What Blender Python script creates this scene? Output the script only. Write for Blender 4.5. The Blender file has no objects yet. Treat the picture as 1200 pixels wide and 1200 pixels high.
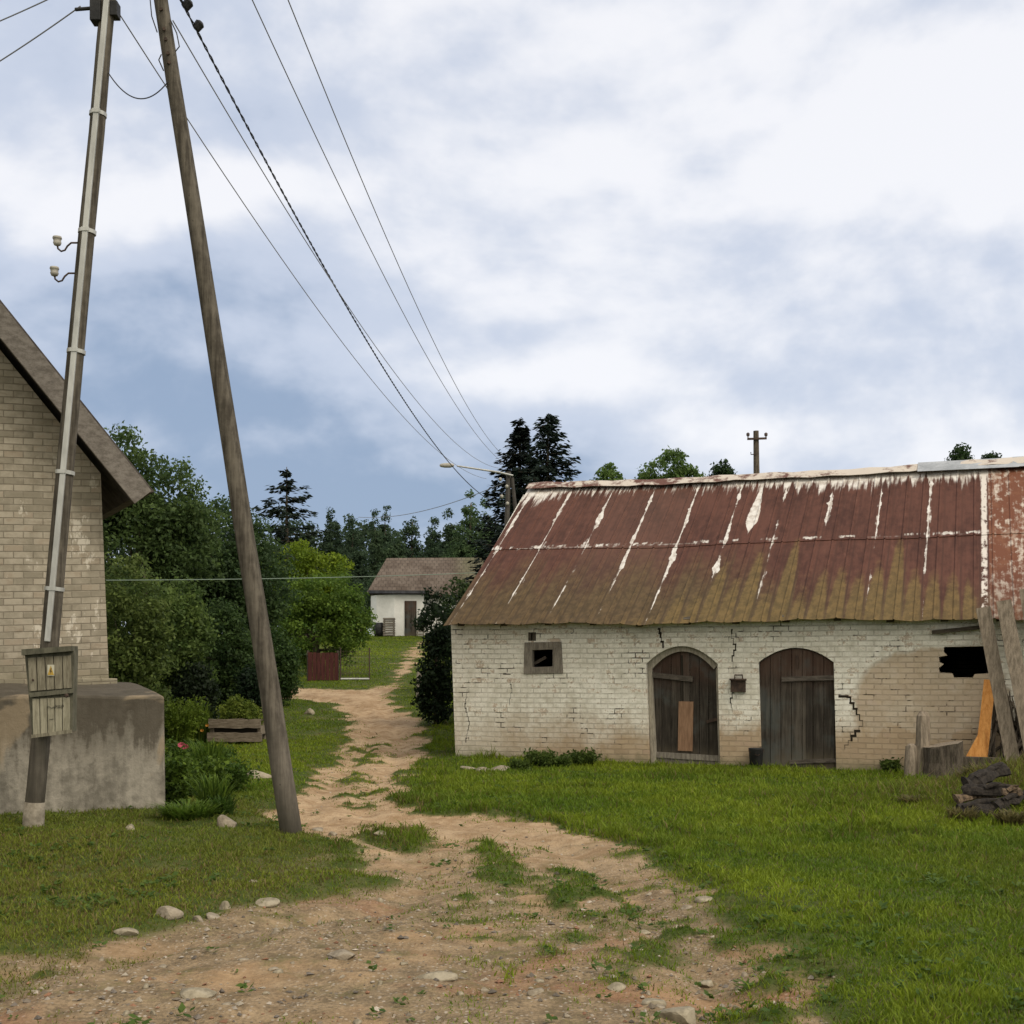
import bpy, bmesh, math, random
import numpy as np
from mathutils import Vector, Matrix
from mathutils.geometry import tessellate_polygon

R = math.radians
RNG = np.random.default_rng(7)
random.seed(11)
scene = bpy.context.scene
COL = scene.collection

# ------------------------------------------------------------------ camera model
F = 1500.0      # focal length in pixels of the 1200 px photograph
YH = 785.0      # row of the horizon
CZ = 1.6        # eye height


def P(x, y, Y):
    return Vector(((x - 600) / F * Y, Y, CZ - (y - YH) / F * Y))


cam_d = bpy.data.cameras.new('camera')
cam = bpy.data.objects.new('camera', cam_d)
COL.objects.link(cam)
cam.location = (0, 0, CZ)
cam.rotation_euler = (R(90), 0, 0)
cam_d.sensor_width = 36
cam_d.lens = F / 1200 * 36
cam_d.shift_y = (YH - 600) / 1200
cam_d.clip_start = 0.1
cam_d.clip_end = 9000
scene.camera = cam

# ------------------------------------------------------------------ node helper


class E:
    def __init__(s, nt, sock):
        s.nt, s.s = nt, sock

    def _m(s, op, b=None, c=None, rev=False):
        n = s.nt.nodes.new('ShaderNodeMath')
        n.operation = op
        args = [s, b, c]
        if rev:
            args = [b, s, c]
        for i, a in enumerate(args):
            if a is None:
                continue
            if isinstance(a, E):
                s.nt.links.new(a.s, n.inputs[i])
            else:
                n.inputs[i].default_value = a
        return E(s.nt, n.outputs[0])

    def __add__(s, b): return s._m('ADD', b)
    __radd__ = __add__
    def __sub__(s, b): return s._m('SUBTRACT', b)
    def __rsub__(s, b): return s._m('SUBTRACT', b, rev=True)
    def __mul__(s, b): return s._m('MULTIPLY', b)
    __rmul__ = __mul__
    def __truediv__(s, b): return s._m('DIVIDE', b)
    def __rtruediv__(s, b): return s._m('DIVIDE', b, rev=True)
    def pw(s, b): return s._m('POWER', b)
    def abs(s): return s._m('ABSOLUTE')
    def floor(s): return s._m('FLOOR')
    def fract(s): return s._m('FRACT')
    def mn(s, b): return s._m('MINIMUM', b)
    def mx(s, b): return s._m('MAXIMUM', b)
    def exp(s): return s._m('EXPONENT')
    def sqrt(s): return s._m('SQRT')

    def clamp(s):
        e = s._m('ADD', 0.0)
        e.s.node.use_clamp = True
        return e

    def ss(s, a, b, lo=0.0, hi=1.0):
        """smooth step from lo at a to hi at b"""
        n = s.nt.nodes.new('ShaderNodeMapRange')
        n.interpolation_type = 'SMOOTHSTEP'
        s.nt.links.new(s.s, n.inputs[0])
        if a > b:
            a, b, lo, hi = b, a, hi, lo
        for i, v in ((1, a), (2, b), (3, lo), (4, hi)):
            n.inputs[i].default_value = v
        return E(s.nt, n.outputs[0])


class Mat:
    def __init__(s, name, rough=0.85, spec=0.3, metallic=0.0):
        s.m = bpy.data.materials.new(name)
        s.m.use_nodes = True
        s.nt = s.m.node_tree
        s.b = s.nt.nodes['Principled BSDF']
        s.b.inputs['Roughness'].default_value = rough
        s.b.inputs['Specular IOR Level'].default_value = spec
        s.b.inputs['Metallic'].default_value = metallic
        s._tc = None

    def tc(s, which='Object'):
        if s._tc is None:
            s._tc = s.nt.nodes.new('ShaderNodeTexCoord')
        return E(s.nt, s._tc.outputs[which])

    def pos(s):
        n = s.nt.nodes.new('ShaderNodeNewGeometry')
        return E(s.nt, n.outputs['Position'])

    def xyz(s, v):
        n = s.nt.nodes.new('ShaderNodeSeparateXYZ')
        s.nt.links.new(v.s, n.inputs[0])
        return [E(s.nt, n.outputs[i]) for i in range(3)]

    def vec(s, x, y, z):
        n = s.nt.nodes.new('ShaderNodeCombineXYZ')
        for i, a in enumerate((x, y, z)):
            if isinstance(a, E):
                s.nt.links.new(a.s, n.inputs[i])
            else:
                n.inputs[i].default_value = a
        return E(s.nt, n.outputs[0])

    def noise(s, v, scale, detail=4, rough=0.55, dist=0.0):
        n = s.nt.nodes.new('ShaderNodeTexNoise')
        s.nt.links.new(v.s, n.inputs['Vector'])
        n.inputs['Scale'].default_value = scale
        n.inputs['Detail'].default_value = detail
        n.inputs['Roughness'].default_value = rough
        n.inputs['Distortion'].default_value = dist
        return E(s.nt, n.outputs[0])

    def voro(s, v, scale, out='Distance'):
        n = s.nt.nodes.new('ShaderNodeTexVoronoi')
        s.nt.links.new(v.s, n.inputs['Vector'])
        n.inputs['Scale'].default_value = scale
        return E(s.nt, n.outputs[out])

    def white(s, v):
        n = s.nt.nodes.new('ShaderNodeTexWhiteNoise')
        n.noise_dimensions = '1D'
        s.nt.links.new(v.s, n.inputs['W'])
        return E(s.nt, n.outputs['Value'])

    def attr(s, name, out='Fac', typ='GEOMETRY'):
        n = s.nt.nodes.new('ShaderNodeAttribute')
        n.attribute_name = name
        n.attribute_type = typ
        return E(s.nt, n.outputs[out])

    def rnd(s):
        n = s.nt.nodes.new('ShaderNodeObjectInfo')
        return E(s.nt, n.outputs['Random'])

    def mix(s, a, b, f, blend='MIX'):
        n = s.nt.nodes.new('ShaderNodeMix')
        n.data_type = 'RGBA'
        n.blend_type = blend
        n.clamp_factor = True
        for i, v in ((0, f), (6, a), (7, b)):
            if isinstance(v, E):
                s.nt.links.new(v.s, n.inputs[i])
            elif i == 0:
                n.inputs[i].default_value = v
            else:
                n.inputs[i].default_value = (*v, 1)
        return E(s.nt, n.outputs[2])

    def brick(s, v, width, row, mortar=0.01, smooth=0.2, c1=(0, 0, 0), c2=(1, 1, 1), mo=(.5, .5, .5)):
        n = s.nt.nodes.new('ShaderNodeTexBrick')
        s.nt.links.new(v.s, n.inputs['Vector'])
        n.inputs['Scale'].default_value = 1.0
        n.inputs['Mortar Size'].default_value = mortar
        n.inputs['Mortar Smooth'].default_value = smooth
        n.inputs['Brick Width'].default_value = width
        n.inputs['Row Height'].default_value = row
        n.inputs['Color1'].default_value = (*c1, 1)
        n.inputs['Color2'].default_value = (*c2, 1)
        n.inputs['Mortar'].default_value = (*mo, 1)
        return E(s.nt, n.outputs['Color']), E(s.nt, n.outputs['Fac'])

    def color(s, c):
        if isinstance(c, E):
            s.nt.links.new(c.s, s.b.inputs['Base Color'])
        else:
            s.b.inputs['Base Color'].default_value = (*c, 1)
        return s

    def rough(s, r):
        s.nt.links.new(r.s, s.b.inputs['Roughness'])
        return s

    def bump(s, h, strength=0.5, dist=0.01):
        n = s.nt.nodes.new('ShaderNodeBump')
        n.inputs['Strength'].default_value = strength
        n.inputs['Distance'].default_value = dist
        s.nt.links.new(h.s, n.inputs['Height'])
        s.nt.links.new(n.outputs[0], s.b.inputs['Normal'])
        return s


def simple(name, c1, c2, scale=6, rough=0.85, stretch=(1, 1, 1), bump=0.3, bdist=0.01, detail=5, spec=0.25, metallic=0.0):
    m = Mat(name, rough, spec, metallic)
    x, y, z = m.xyz(m.tc())
    v = m.vec(x * stretch[0], y * stretch[1], z * stretch[2])
    n = m.noise(v, scale, detail, 0.62)
    n2 = m.noise(v, scale * 5.3, 3, 0.6)
    m.color(m.mix(c1, c2, (n * 0.7 + n2 * 0.3).ss(0.36, 0.64)))
    m.bump(n * 0.6 + n2 * 0.4, bump, bdist)
    return m.m


# ------------------------------------------------------------------ mesh builder


class MB:
    def __init__(s):
        s.v, s.f = [], []

    def add(s, vs, fs):
        o = len(s.v)
        s.v += [tuple(v) for v in vs]
        s.f += [tuple(i + o for i in f) for f in fs]
        return s

    def box(s, c, size, M=None, taper=1.0, jit=0.0):
        hx, hy, hz = (k / 2 for k in size)
        vs = []
        for dz in (-1, 1):
            k = taper if dz > 0 else 1.0
            for dx, dy in ((-1, -1), (1, -1), (1, 1), (-1, 1)):
                p = Vector((dx * hx * k, dy * hy * k, dz * hz))
                if jit:
                    p += Vector((random.uniform(-jit, jit) for _ in range(3)))
                if M is not None:
                    p = M @ p
                vs.append(Vector(c) + p)
        s.add(vs, [(3, 2, 1, 0), (4, 5, 6, 7), (0, 1, 5, 4), (1, 2, 6, 5), (2, 3, 7, 6), (3, 0, 4, 7)])
        return s

    def tube(s, pts, rad, n=8, cap=True, squash=1.0):
        pts = [Vector(p) for p in pts]
        if not isinstance(rad, (list, tuple)):
            rad = [rad] * len(pts)
        rings = []
        ref = None
        for i, p in enumerate(pts):
            a = pts[max(i - 1, 0)]
            b = pts[min(i + 1, len(pts) - 1)]
            t = (b - a)
            if t.length < 1e-9:
                t = Vector((0, 0, 1))
            t.normalize()
            if ref is None:
                ref = t.orthogonal().normalized()
            ref = (ref - t * ref.dot(t))
            if ref.length < 1e-6:
                ref = t.orthogonal()
            ref.normalize()
            w = t.cross(ref)
            rings.append([p + (ref * math.cos(2 * math.pi * k / n) + w * math.sin(2 * math.pi * k / n) * squash) * rad[i] for k in range(n)])
        vs = [q for r in rings for q in r]
        fs = []
        for i in range(len(rings) - 1):
            for k in range(n):
                a, b = i * n + k, i * n + (k + 1) % n
                fs.append((a, b, b + n, a + n))
        if cap:
            fs.append(tuple(range(n - 1, -1, -1)))
            o = (len(rings) - 1) * n
            fs.append(tuple(o + k for k in range(n)))
        return s.add(vs, fs)

    def board(s, p0, p1, width, thick, side, bow=0.0, seg=4, jit=0.0):
        """plank from p0 to p1, its width along 'side'"""
        p0, p1, side = Vector(p0), Vector(p1), Vector(side)
        t = (p1 - p0).normalized()
        side = (side - t * side.dot(t)).normalized()
        nn = t.cross(side).normalized()
        vs = []
        for i in range(seg + 1):
            k = i / seg
            c = p0.lerp(p1, k) + nn * bow * math.sin(math.pi * k)
            w = width * (1 + random.uniform(-jit, jit))
            for a, b in ((-1, -1), (1, -1), (1, 1), (-1, 1)):
                vs.append(c + side * a * w / 2 + nn * b * thick / 2)
        fs = [(3, 2, 1, 0)]
        for i in range(seg):
            o = i * 4
            for k in range(4):
                fs.append((o + k, o + (k + 1) % 4, o + 4 + (k + 1) % 4, o + 4 + k))
        o = seg * 4
        fs.append((o, o + 1, o + 2, o + 3))
        return s.add(vs, fs)

    def prism(s, poly, to3, d0, d1, holes=()):
        """polygon with holes; to3(a, b, depth) -> point; solid between depths"""
        loops = [list(poly)] + [list(h) for h in holes]
        flat = [p for l in loops for p in l]
        tris = tessellate_polygon([[Vector((p[0], p[1], 0)) for p in l] for l in loops])
        n = len(flat)
        vs = [to3(p[0], p[1], d0) for p in flat] + [to3(p[0], p[1], d1) for p in flat]
        fs = []
        for t in tris:
            fs.append(tuple(t))
            fs.append(tuple(i + n for i in reversed(t)))
        o = 0
        for l in loops:
            m = len(l)
            for k in range(m):
                a, b = o + k, o + (k + 1) % m
                fs.append((a, b, b + n, a + n))
            o += m
        return s.add(vs, fs)

    def lathe(s, prof, c=(0, 0, 0), n=16, M=None):
        vs, fs = [], []
        c = Vector(c)
        for r, z in prof:
            for k in range(n):
                p = Vector((r * math.cos(2 * math.pi * k / n), r * math.sin(2 * math.pi * k / n), z))
                vs.append(c + (M @ p if M is not None else p))
        for i in range(len(prof) - 1):
            for k in range(n):
                a, b = i * n + k, i * n + (k + 1) % n
                fs.append((a, b, b + n, a + n))
        fs.append(tuple(range(n - 1, -1, -1)))
        o = (len(prof) - 1) * n
        fs.append(tuple(o + k for k in range(n)))
        return s.add(vs, fs)

    def build(s, name, mat, parent=None, smooth=False, bevel=0.0, subsurf=0):
        me = bpy.data.meshes.new(name)
        me.from_pydata(s.v, [], s.f)
        bm = bmesh.new()
        bm.from_mesh(me)
        bmesh.ops.recalc_face_normals(bm, faces=bm.faces)
        bm.to_mesh(me)
        bm.free()
        me.materials.append(mat)
        if smooth:
            me.polygons.foreach_set('use_smooth', [True] * len(me.polygons))
        o = bpy.data.objects.new(name, me)
        COL.objects.link(o)
        if parent is not None:
            o.parent = parent
        if bevel:
            b = o.modifiers.new('bevel', 'BEVEL')
            b.width = bevel
            b.segments = 2
            b.limit_method = 'ANGLE'
        return o


def tag(o, label=None, cat=None, group=None, kind=None):
    if label:
        o['label'] = label
    if cat:
        o['category'] = cat
    if group:
        o['group'] = group
    if kind:
        o['kind'] = kind
    return o


def thing(name, label, cat, loc=(0, 0, 0), rz=0.0, group=None):
    o = bpy.data.objects.new(name, None)
    o.empty_display_size = 0.2
    COL.objects.link(o)
    o.location = loc
    o.rotation_euler = (0, 0, rz)
    return tag(o, label, cat, group)


def copy_tree(o, parent=None):
    c = o.copy()
    COL.objects.link(c)
    if parent is not None:
        c.parent = parent
    for ch in [x for x in bpy.data.objects if x.parent == o]:
        copy_tree(ch, c)
    return c


def fast_mesh(name, V, faces_n, col=None, mat=None, parent=None, smooth=False):
    """V: (n, k, 3) array of n separate k-gons; col: (n, 3)"""
    n, k, _ = V.shape
    me = bpy.data.meshes.new(name)
    me.vertices.add(n * k)
    me.vertices.foreach_set('co', V.astype(np.float32).ravel())
    me.loops.add(n * k)
    me.loops.foreach_set('vertex_index', np.arange(n * k, dtype=np.int32))
    me.polygons.add(n)
    me.polygons.foreach_set('loop_start', np.arange(n, dtype=np.int32) * k)
    if col is not None:
        a = me.attributes.new('col', 'FLOAT_COLOR', 'POINT')
        c = np.ones((n, k, 4), np.float32)
        c[:, :, :3] = col[:, None, :]
        a.data.foreach_set('color', c.ravel())
    me.update(calc_edges=True)
    if mat:
        me.materials.append(mat)
    o = bpy.data.objects.new(name, me)
    COL.objects.link(o)
    if parent is not None:
        o.parent = parent
    return o


# ------------------------------------------------------------------ frames (buildings)
class Frame:
    def __init__(s, origin, ang):
        s.o, s.a = Vector(origin), ang
        s.x = Vector((math.cos(ang), math.sin(ang), 0))
        s.y = Vector((-math.sin(ang), math.cos(ang), 0))

    def local(s, p):
        d = Vector(p) - s.o
        return Vector((d.dot(s.x), d.dot(s.y), d.z))

    def px(s, x, y, depth=0.0):
        """where the sight line through a pixel meets the plane local y = depth -> (s, z)"""
        d = P(x, y, 1.0) - Vector((0, 0, CZ))
        c = Vector((0, 0, CZ)) - s.o
        t = (depth - c.dot(s.y)) / d.dot(s.y)
        p = s.local(Vector((0, 0, CZ)) + d * t)
        return (p.x, p.z)


# ------------------------------------------------------------------ value noise in numpy
def _hash(ix, iy, seed):
    h = (ix.astype(np.int64) * 374761393 + iy.astype(np.int64) * 668265263 + seed * 1442695041) & 0xFFFFFFFF
    h = ((h ^ (h >> 13)) * 1274126177) & 0xFFFFFFFF
    h = h ^ (h >> 16)
    return (h & 0xFFFF) / 65535.0


def vnoise(x, y, seed=0, octaves=1):
    out = np.zeros_like(x, dtype=float)
    amp, tot = 1.0, 0.0
    for o in range(octaves):
        ix, iy = np.floor(x), np.floor(y)
        fx, fy = x - ix, y - iy
        fx = fx * fx * (3 - 2 * fx)
        fy = fy * fy * (3 - 2 * fy)
        a = _hash(ix, iy, seed + o)
        b = _hash(ix + 1, iy, seed + o)
        c = _hash(ix, iy + 1, seed + o)
        d = _hash(ix + 1, iy + 1, seed + o)
        out += amp * (a + (b - a) * fx + (c - a) * fy + (a - b - c + d) * fx * fy)
        tot += amp
        amp *= 0.5
        x, y = x * 2.03 + 17.1, y * 2.03 + 9.7
    return out / tot


def sstep(a, b, x):
    t = np.clip((x - a) / (b - a), 0, 1)
    return t * t * (3 - 2 * t)


# ------------------------------------------------------------------ terrain
_py = np.array([-3000, 0, 20, 24, 28, 35, 42, 50, 60, 70, 85, 120, 300, 9000], float)
_pz = np.array([0, 0, 0, 0.10, 0.42, 1.0, 1.55, 2.15, 2.85, 3.45, 4.0, 4.4, 4.6, 4.6], float)
_fy = np.arange(-20, 330, 0.25)
_fz = np.interp(_fy, _py, _pz)
_k = np.hanning(17)
_k /= _k.sum()
_fz = np.convolve(np.pad(_fz, 8, mode='edge'), _k, mode='valid')


def base_h(X, Y):
    X, Y = np.asarray(X, float), np.asarray(Y, float)
    h = np.interp(Y, _fy, _fz)
    # heap of earth before the barn's far end
    h = h + 0.50 * np.exp(-(((X - 6.6) / 1.5) ** 2 + ((Y - 14.6) / 1.3) ** 2))
    # the house stands on ground that rises a little to its corner
    h = h + 0.10 * np.exp(-(((X + 4.6) / 2.5) ** 2 + ((Y - 12.8) / 2.0) ** 2))
    return h


def ground_px(x, y):
    """first point of the terrain on the sight line"""
    Ys = np.arange(3, 130, 0.02)
    Xs = (x - 600) / F * Ys
    Zs = CZ - (y - YH) / F * Ys
    d = Zs - base_h(Xs, Ys)
    i = np.argmax(d <= 0)
    if not (d <= 0).any():
        i = len(Ys) - 1
    return np.array((Xs[i], Ys[i]))


def poly_world(pts):
    out = []
    for i in range(len(pts)):
        a, b = pts[i], pts[(i + 1) % len(pts)]
        out.append(ground_px(*a))
        out.append(ground_px((a[0] + b[0]) / 2, (a[1] + b[1]) / 2))
    return np.array(out)


def sdf(poly, X, Y):
    """signed distance, positive inside"""
    d = np.full(X.shape, 1e9)
    inside = np.zeros(X.shape, bool)
    n = len(poly)
    for i in range(n):
        ax, ay = poly[i]
        bx, by = poly[(i + 1) % n]
        ex, ey = bx - ax, by - ay
        wx, wy = X - ax, Y - ay
        t = np.clip((wx * ex + wy * ey) / (ex * ex + ey * ey + 1e-12), 0, 1)
        d = np.minimum(d, (wx - ex * t) ** 2 + (wy - ey * t) ** 2)
        c = (ay > Y) != (by > Y)
        with np.errstate(divide='ignore', invalid='ignore'):
            xi = ax + (Y - ay) * (bx - ax) / (by - ay + 1e-15)
        inside ^= c & (X < xi)
    d = np.sqrt(d)
    return np.where(inside, d, -d)


DIRT = [(486, 757), (476, 774), (464, 790), (454, 804), (430, 810), (390, 809), (345, 805), (322, 808), (342, 818), (385, 824), (408, 838), (412, 858),
        (400, 882), (368, 908), (335, 935), (306, 952), (300, 966), (345, 975), (398, 992), (436, 1018), (441, 1034), (400, 1052),
        (335, 1062), (270, 1072), (205, 1082), (130, 1097), (60, 1115), (-60, 1128), (-500, 1140), (-900, 1500), (1000, 1500), (955, 1200), (962, 1172),
        (905, 1126), (862, 1108), (850, 1072), (818, 1048), (762, 1023), (735, 1000), (690, 984), (620, 967), (550, 957),
        (482, 953), (464, 943), (482, 914), (497, 880), (494, 858), (478, 840), (466, 824), (460, 808), (472, 794), (484, 780), (493, 766), (492, 753)]
PATCH = [
    (0.95, [(408, 966), (440, 968), (512, 984), (495, 994), (440, 990), (415, 980)]),
    (0.68, [(528, 998), (568, 988), (618, 1010), (640, 1040), (612, 1082), (560, 1072), (538, 1040)]),
    (0.40, [(500, 1040), (640, 1010), (760, 1035), (850, 1080), (850, 1130), (760, 1150), (640, 1140), (560, 1110)]),
    (0.5, [(408, 880), (446, 862), (462, 880), (430, 905), (432, 942), (404, 946), (400, 910)]),
    (0.58, [(640, 1150), (720, 1128), (850, 1112), (960, 1105), (960, 1140), (850, 1142), (700, 1160)]),
    (0.6, [(490, 1182), (585, 1160), (592, 1172), (540, 1192), (500, 1200)]),
    (0.52, [(820, 1150), (900, 1150), (960, 1180), (955, 1215), (880, 1215), (830, 1190)]),
    (0.2, [(300, 1085), (420, 1060), (440, 1075), (400, 1100), (320, 1105)]),
    (0.45, [(0, 1128), (120, 1105), (130, 1125), (0, 1150)]),
]
DIRT_W = poly_world(DIRT)
PATCH_W = [(k, poly_world(p)) for k, p in PATCH]


def grass_mask(X, Y):
    w = 0.10 + 0.012 * np.clip(Y, 0, 60) + 0.16 * sstep(13, 9, Y)
    n = (vnoise(X * 2.3, Y * 2.3, 3, 3) - 0.5) * 0.8 * np.clip(Y / 12, 0.8, 1.4)
    g = 1 - sstep(-w, w, sdf(DIRT_W, X, Y) + n)
    for k, p in PATCH_W:
        s = sstep(-w * 1.6, w * 1.6, sdf(p, X, Y) + n * 1.2)
        nn = vnoise(X * 5.1, Y * 5.1, 21, 3)
        m = s * np.clip(k + (nn - 0.5) * 2.6 * (1 - abs(k - 0.5)), 0, 1)
        g = np.maximum(g, m)
    # stray tufts in the dirt
    nn = vnoise(X * 3.3, Y * 2.6, 44, 4)
    g = np.maximum(g, sstep(0.62, 0.74, nn) * 0.4 * sstep(16, 10, Y))
    # scuffed lawn in places
    nb = vnoise(X * 0.9, Y * 0.9, 71, 4)
    g = g * (1 - 0.45 * sstep(0.62, 0.75, nb))
    return g


def grid_axis(segs):
    out = [segs[0][0]]
    for a, b, st in segs:
        n = max(1, int(round((b - a) / st)))
        out += list(np.linspace(a, b, n + 1)[1:])
    return np.array(out)


GX = grid_axis([(-4000, -400, 600), (-400, -60, 40), (-60, -14, 2), (-14, -6, 0.2), (-6, 7, 0.06), (7, 14, 0.2), (14, 60, 2), (60, 400, 40), (400, 4000, 600)])
GY = grid_axis([(-400, -20, 60), (-20, 3, 1.5), (3, 15, 0.06), (15, 26, 0.1), (26, 60, 0.3), (60, 130, 3), (130, 600, 40), (600, 6000, 600)])
MX, MY = np.meshgrid(GX, GY)
GM = grass_mask(MX, MY)
near = sstep(60, 30, np.abs(MY)) * sstep(40, 20, np.abs(MX))
GH = base_h(MX, MY)
_lift = np.where(MY < 24, 1.0, 0.5)
_sd = sdf(DIRT_W, MX, MY)
GH = GH - near * 0.055 * np.exp(-((_sd - 0.45) / 0.17) ** 2) * (0.4 + 1.0 * vnoise(MX * 0.9, MY * 0.9, 63, 2))
GH = GH + near * (_lift * 0.06 * sstep(0.35, 1.0, GM)
                  + (vnoise(MX * 0.8, MY * 0.8, 5, 3) - 0.5) * 0.10
                  + (vnoise(MX * 4.5, MY * 4.5, 9, 3) - 0.5) * 0.075 * (1 - 0.5 * GM)
                  + (vnoise(MX * 14, MY * 14, 31, 2) - 0.5) * 0.030 * (1 - GM))


def gsample(A, X, Y):
    X, Y = np.asarray(X, float), np.asarray(Y, float)
    i = np.clip(np.searchsorted(GX, X) - 1, 0, len(GX) - 2)
    j = np.clip(np.searchsorted(GY, Y) - 1, 0, len(GY) - 2)
    fx = np.clip((X - GX[i]) / (GX[i + 1] - GX[i]), 0, 1)
    fy = np.clip((Y - GY[j]) / (GY[j + 1] - GY[j]), 0, 1)
    return (A[j, i] * (1 - fx) + A[j, i + 1] * fx) * (1 - fy) + (A[j + 1, i] * (1 - fx) + A[j + 1, i + 1] * fx) * fy


def gz(x, y):
    return float(gsample(GH, x, y))


def on_ground(px, py, sink=0.0):
    x, y = ground_px(px, py)
    return Vector((x, y, gz(x, y) - sink))


# ground material
gm = Mat('ground_soil', 0.95, 0.1)
gp = gm.pos()
gx, gy, gzz = gm.xyz(gp)
ga = gm.attr('grass')
n1 = gm.noise(gp, 1.1, 5, 0.6)
n2 = gm.noise(gp, 7.0, 5, 0.65)
n3 = gm.noise(gp, 38.0, 4, 0.7)
n4 = gm.noise(gm.vec(gx * 0.9, gy * 0.9, 3.0), 0.7, 4, 0.6, 0.6)
sand = gm.mix((0.275, 0.180, 0.098), (0.45, 0.325, 0.20), (n1 * 0.5 + n2 * 0.5).ss(0.38, 0.62))
sand = gm.mix(sand, (0.13, 0.085, 0.052), n3.ss(0.56, 0.72) * 0.75)
# close to the junction the track is grey gravel with brick dust
fore = gy.ss(14.0, 8.0)
grav = gm.mix((0.125, 0.095, 0.058), (0.28, 0.205, 0.122), (n2 * 0.45 + n3 * 0.55).ss(0.4, 0.62))
vd = gm.voro(gp, 42.0)
vc = gm.voro(gp, 42.0, 'Color')
vr, _, _ = gm.xyz(vc)
grav = gm.mix(grav, (0.36, 0.31, 0.25), vr.ss(0.72, 0.86) * vd.ss(0.5, 0.2))
grav = gm.mix(grav, (0.25, 0.105, 0.055), n4.ss(0.55, 0.68) * 0.5)
grav = gm.mix(grav, (0.34, 0.22, 0.12), gm.noise(gp, 0.9, 3, 0.5, 0.8).ss(0.56, 0.68) * 0.7)
sand = gm.mix(sand, grav, fore * n1.ss(0.25, 0.5) * 0.9)
sand = gm.mix(sand, (0.095, 0.094, 0.030), fore * gm.noise(gp, 2.4, 6, 0.7, 0.5).ss(0.50, 0.66) * n3.ss(0.35, 0.6) * 0.75)
soil = gm.mix((0.050, 0.072, 0.015), (0.095, 0.095, 0.034), n2.ss(0.4, 0.68))
fg = (ga + (n2 - 0.5) * 0.5 + (n3 - 0.5) * 0.35).ss(0.28, 0.62)
gm.color(gm.mix(sand, soil, fg))
gm.bump(n2 * 0.5 + n3 * 0.5 + vd * -0.25, 0.9, 0.03)

_ny, _nx = MX.shape
me = bpy.data.meshes.new('ground')
V = np.stack([MX, MY, GH], -1).reshape(-1, 3)
idx = np.arange(_nx * _ny).reshape(_ny, _nx)
Fq = np.stack([idx[:-1, :-1], idx[:-1, 1:], idx[1:, 1:], idx[1:, :-1]], -1).reshape(-1, 4)
me.vertices.add(len(V))
me.vertices.foreach_set('co', V.astype(np.float32).ravel())
me.loops.add(Fq.size)
me.loops.foreach_set('vertex_index', Fq.astype(np.int32).ravel())
me.polygons.add(len(Fq))
me.polygons.foreach_set('loop_start', np.arange(len(Fq), dtype=np.int32) * 4)
at = me.attributes.new('grass', 'FLOAT', 'POINT')
at.data.foreach_set('value', GM.astype(np.float32).ravel())
me.update(calc_edges=True)
me.polygons.foreach_set('use_smooth', [True] * len(me.polygons))
me.materials.append(gm.m)
ground = bpy.data.objects.new('ground', me)
COL.objects.link(ground)
tag(ground, kind='structure')

# ------------------------------------------------------------------ leaf and wood materials


def leaf_material(name, rough=0.6, trans=0.35, var=0.3):
    m = Mat(name, rough, 0.2)
    c = m.attr('col', 'Color')
    r = m.rnd()
    k = m.mix(c, (0, 0, 0), r * var)
    m.color(k)
    tr = m.nt.nodes.new('ShaderNodeBsdfTranslucent')
    m.nt.links.new(k.s, tr.inputs['Color'])
    mx = m.nt.nodes.new('ShaderNodeMixShader')
    mx.inputs[0].default_value = trans
    out = m.nt.nodes['Material Output']
    m.nt.links.new(m.b.outputs[0], mx.inputs[1])
    m.nt.links.new(tr.outputs[0], mx.inputs[2])
    m.nt.links.new(mx.outputs[0], out.inputs['Surface'])
    return m.m


LEAF = leaf_material('leaves', 0.6, 0.5, 0.2)
NEEDLE = leaf_material('needles', 0.7, 0.15)
GRASSM = leaf_material('grass_blades', 0.65, 0.35, 0.0)
BARK = simple('bark', (0.055, 0.043, 0.032), (0.14, 0.115, 0.085), 9, 0.95, (3, 3, 0.6), 0.8, 0.02)
POLE_WOOD = None

# ------------------------------------------------------------------ grass
BARN_A = -R(20)
BARN = Frame((P(535, 897, 22.0).x, 22.0, 0.0), BARN_A)
HOUSE_A = R(28)
HOUSE = Frame((P(128, 797, 14.6).x, 14.6, P(128, 797, 14.6).z), HOUSE_A)


def in_building(X, Y):
    bx = (X - BARN.o.x) * BARN.x.x + (Y - BARN.o.y) * BARN.x.y
    by = (X - BARN.o.x) * BARN.y.x + (Y - BARN.o.y) * BARN.y.y
    a = (bx > -0.02) & (bx < 14.5) & (by > 0.0) & (by < 8.3)
    hx = (X - HOUSE.o.x) * HOUSE.x.x + (Y - HOUSE.o.y) * HOUSE.x.y
    hy = (X - HOUSE.o.x) * HOUSE.y.x + (Y - HOUSE.o.y) * HOUSE.y.y
    b = (hx < 0.6) & (hy > -1.33) & (hy < 9)
    return a | b


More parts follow.
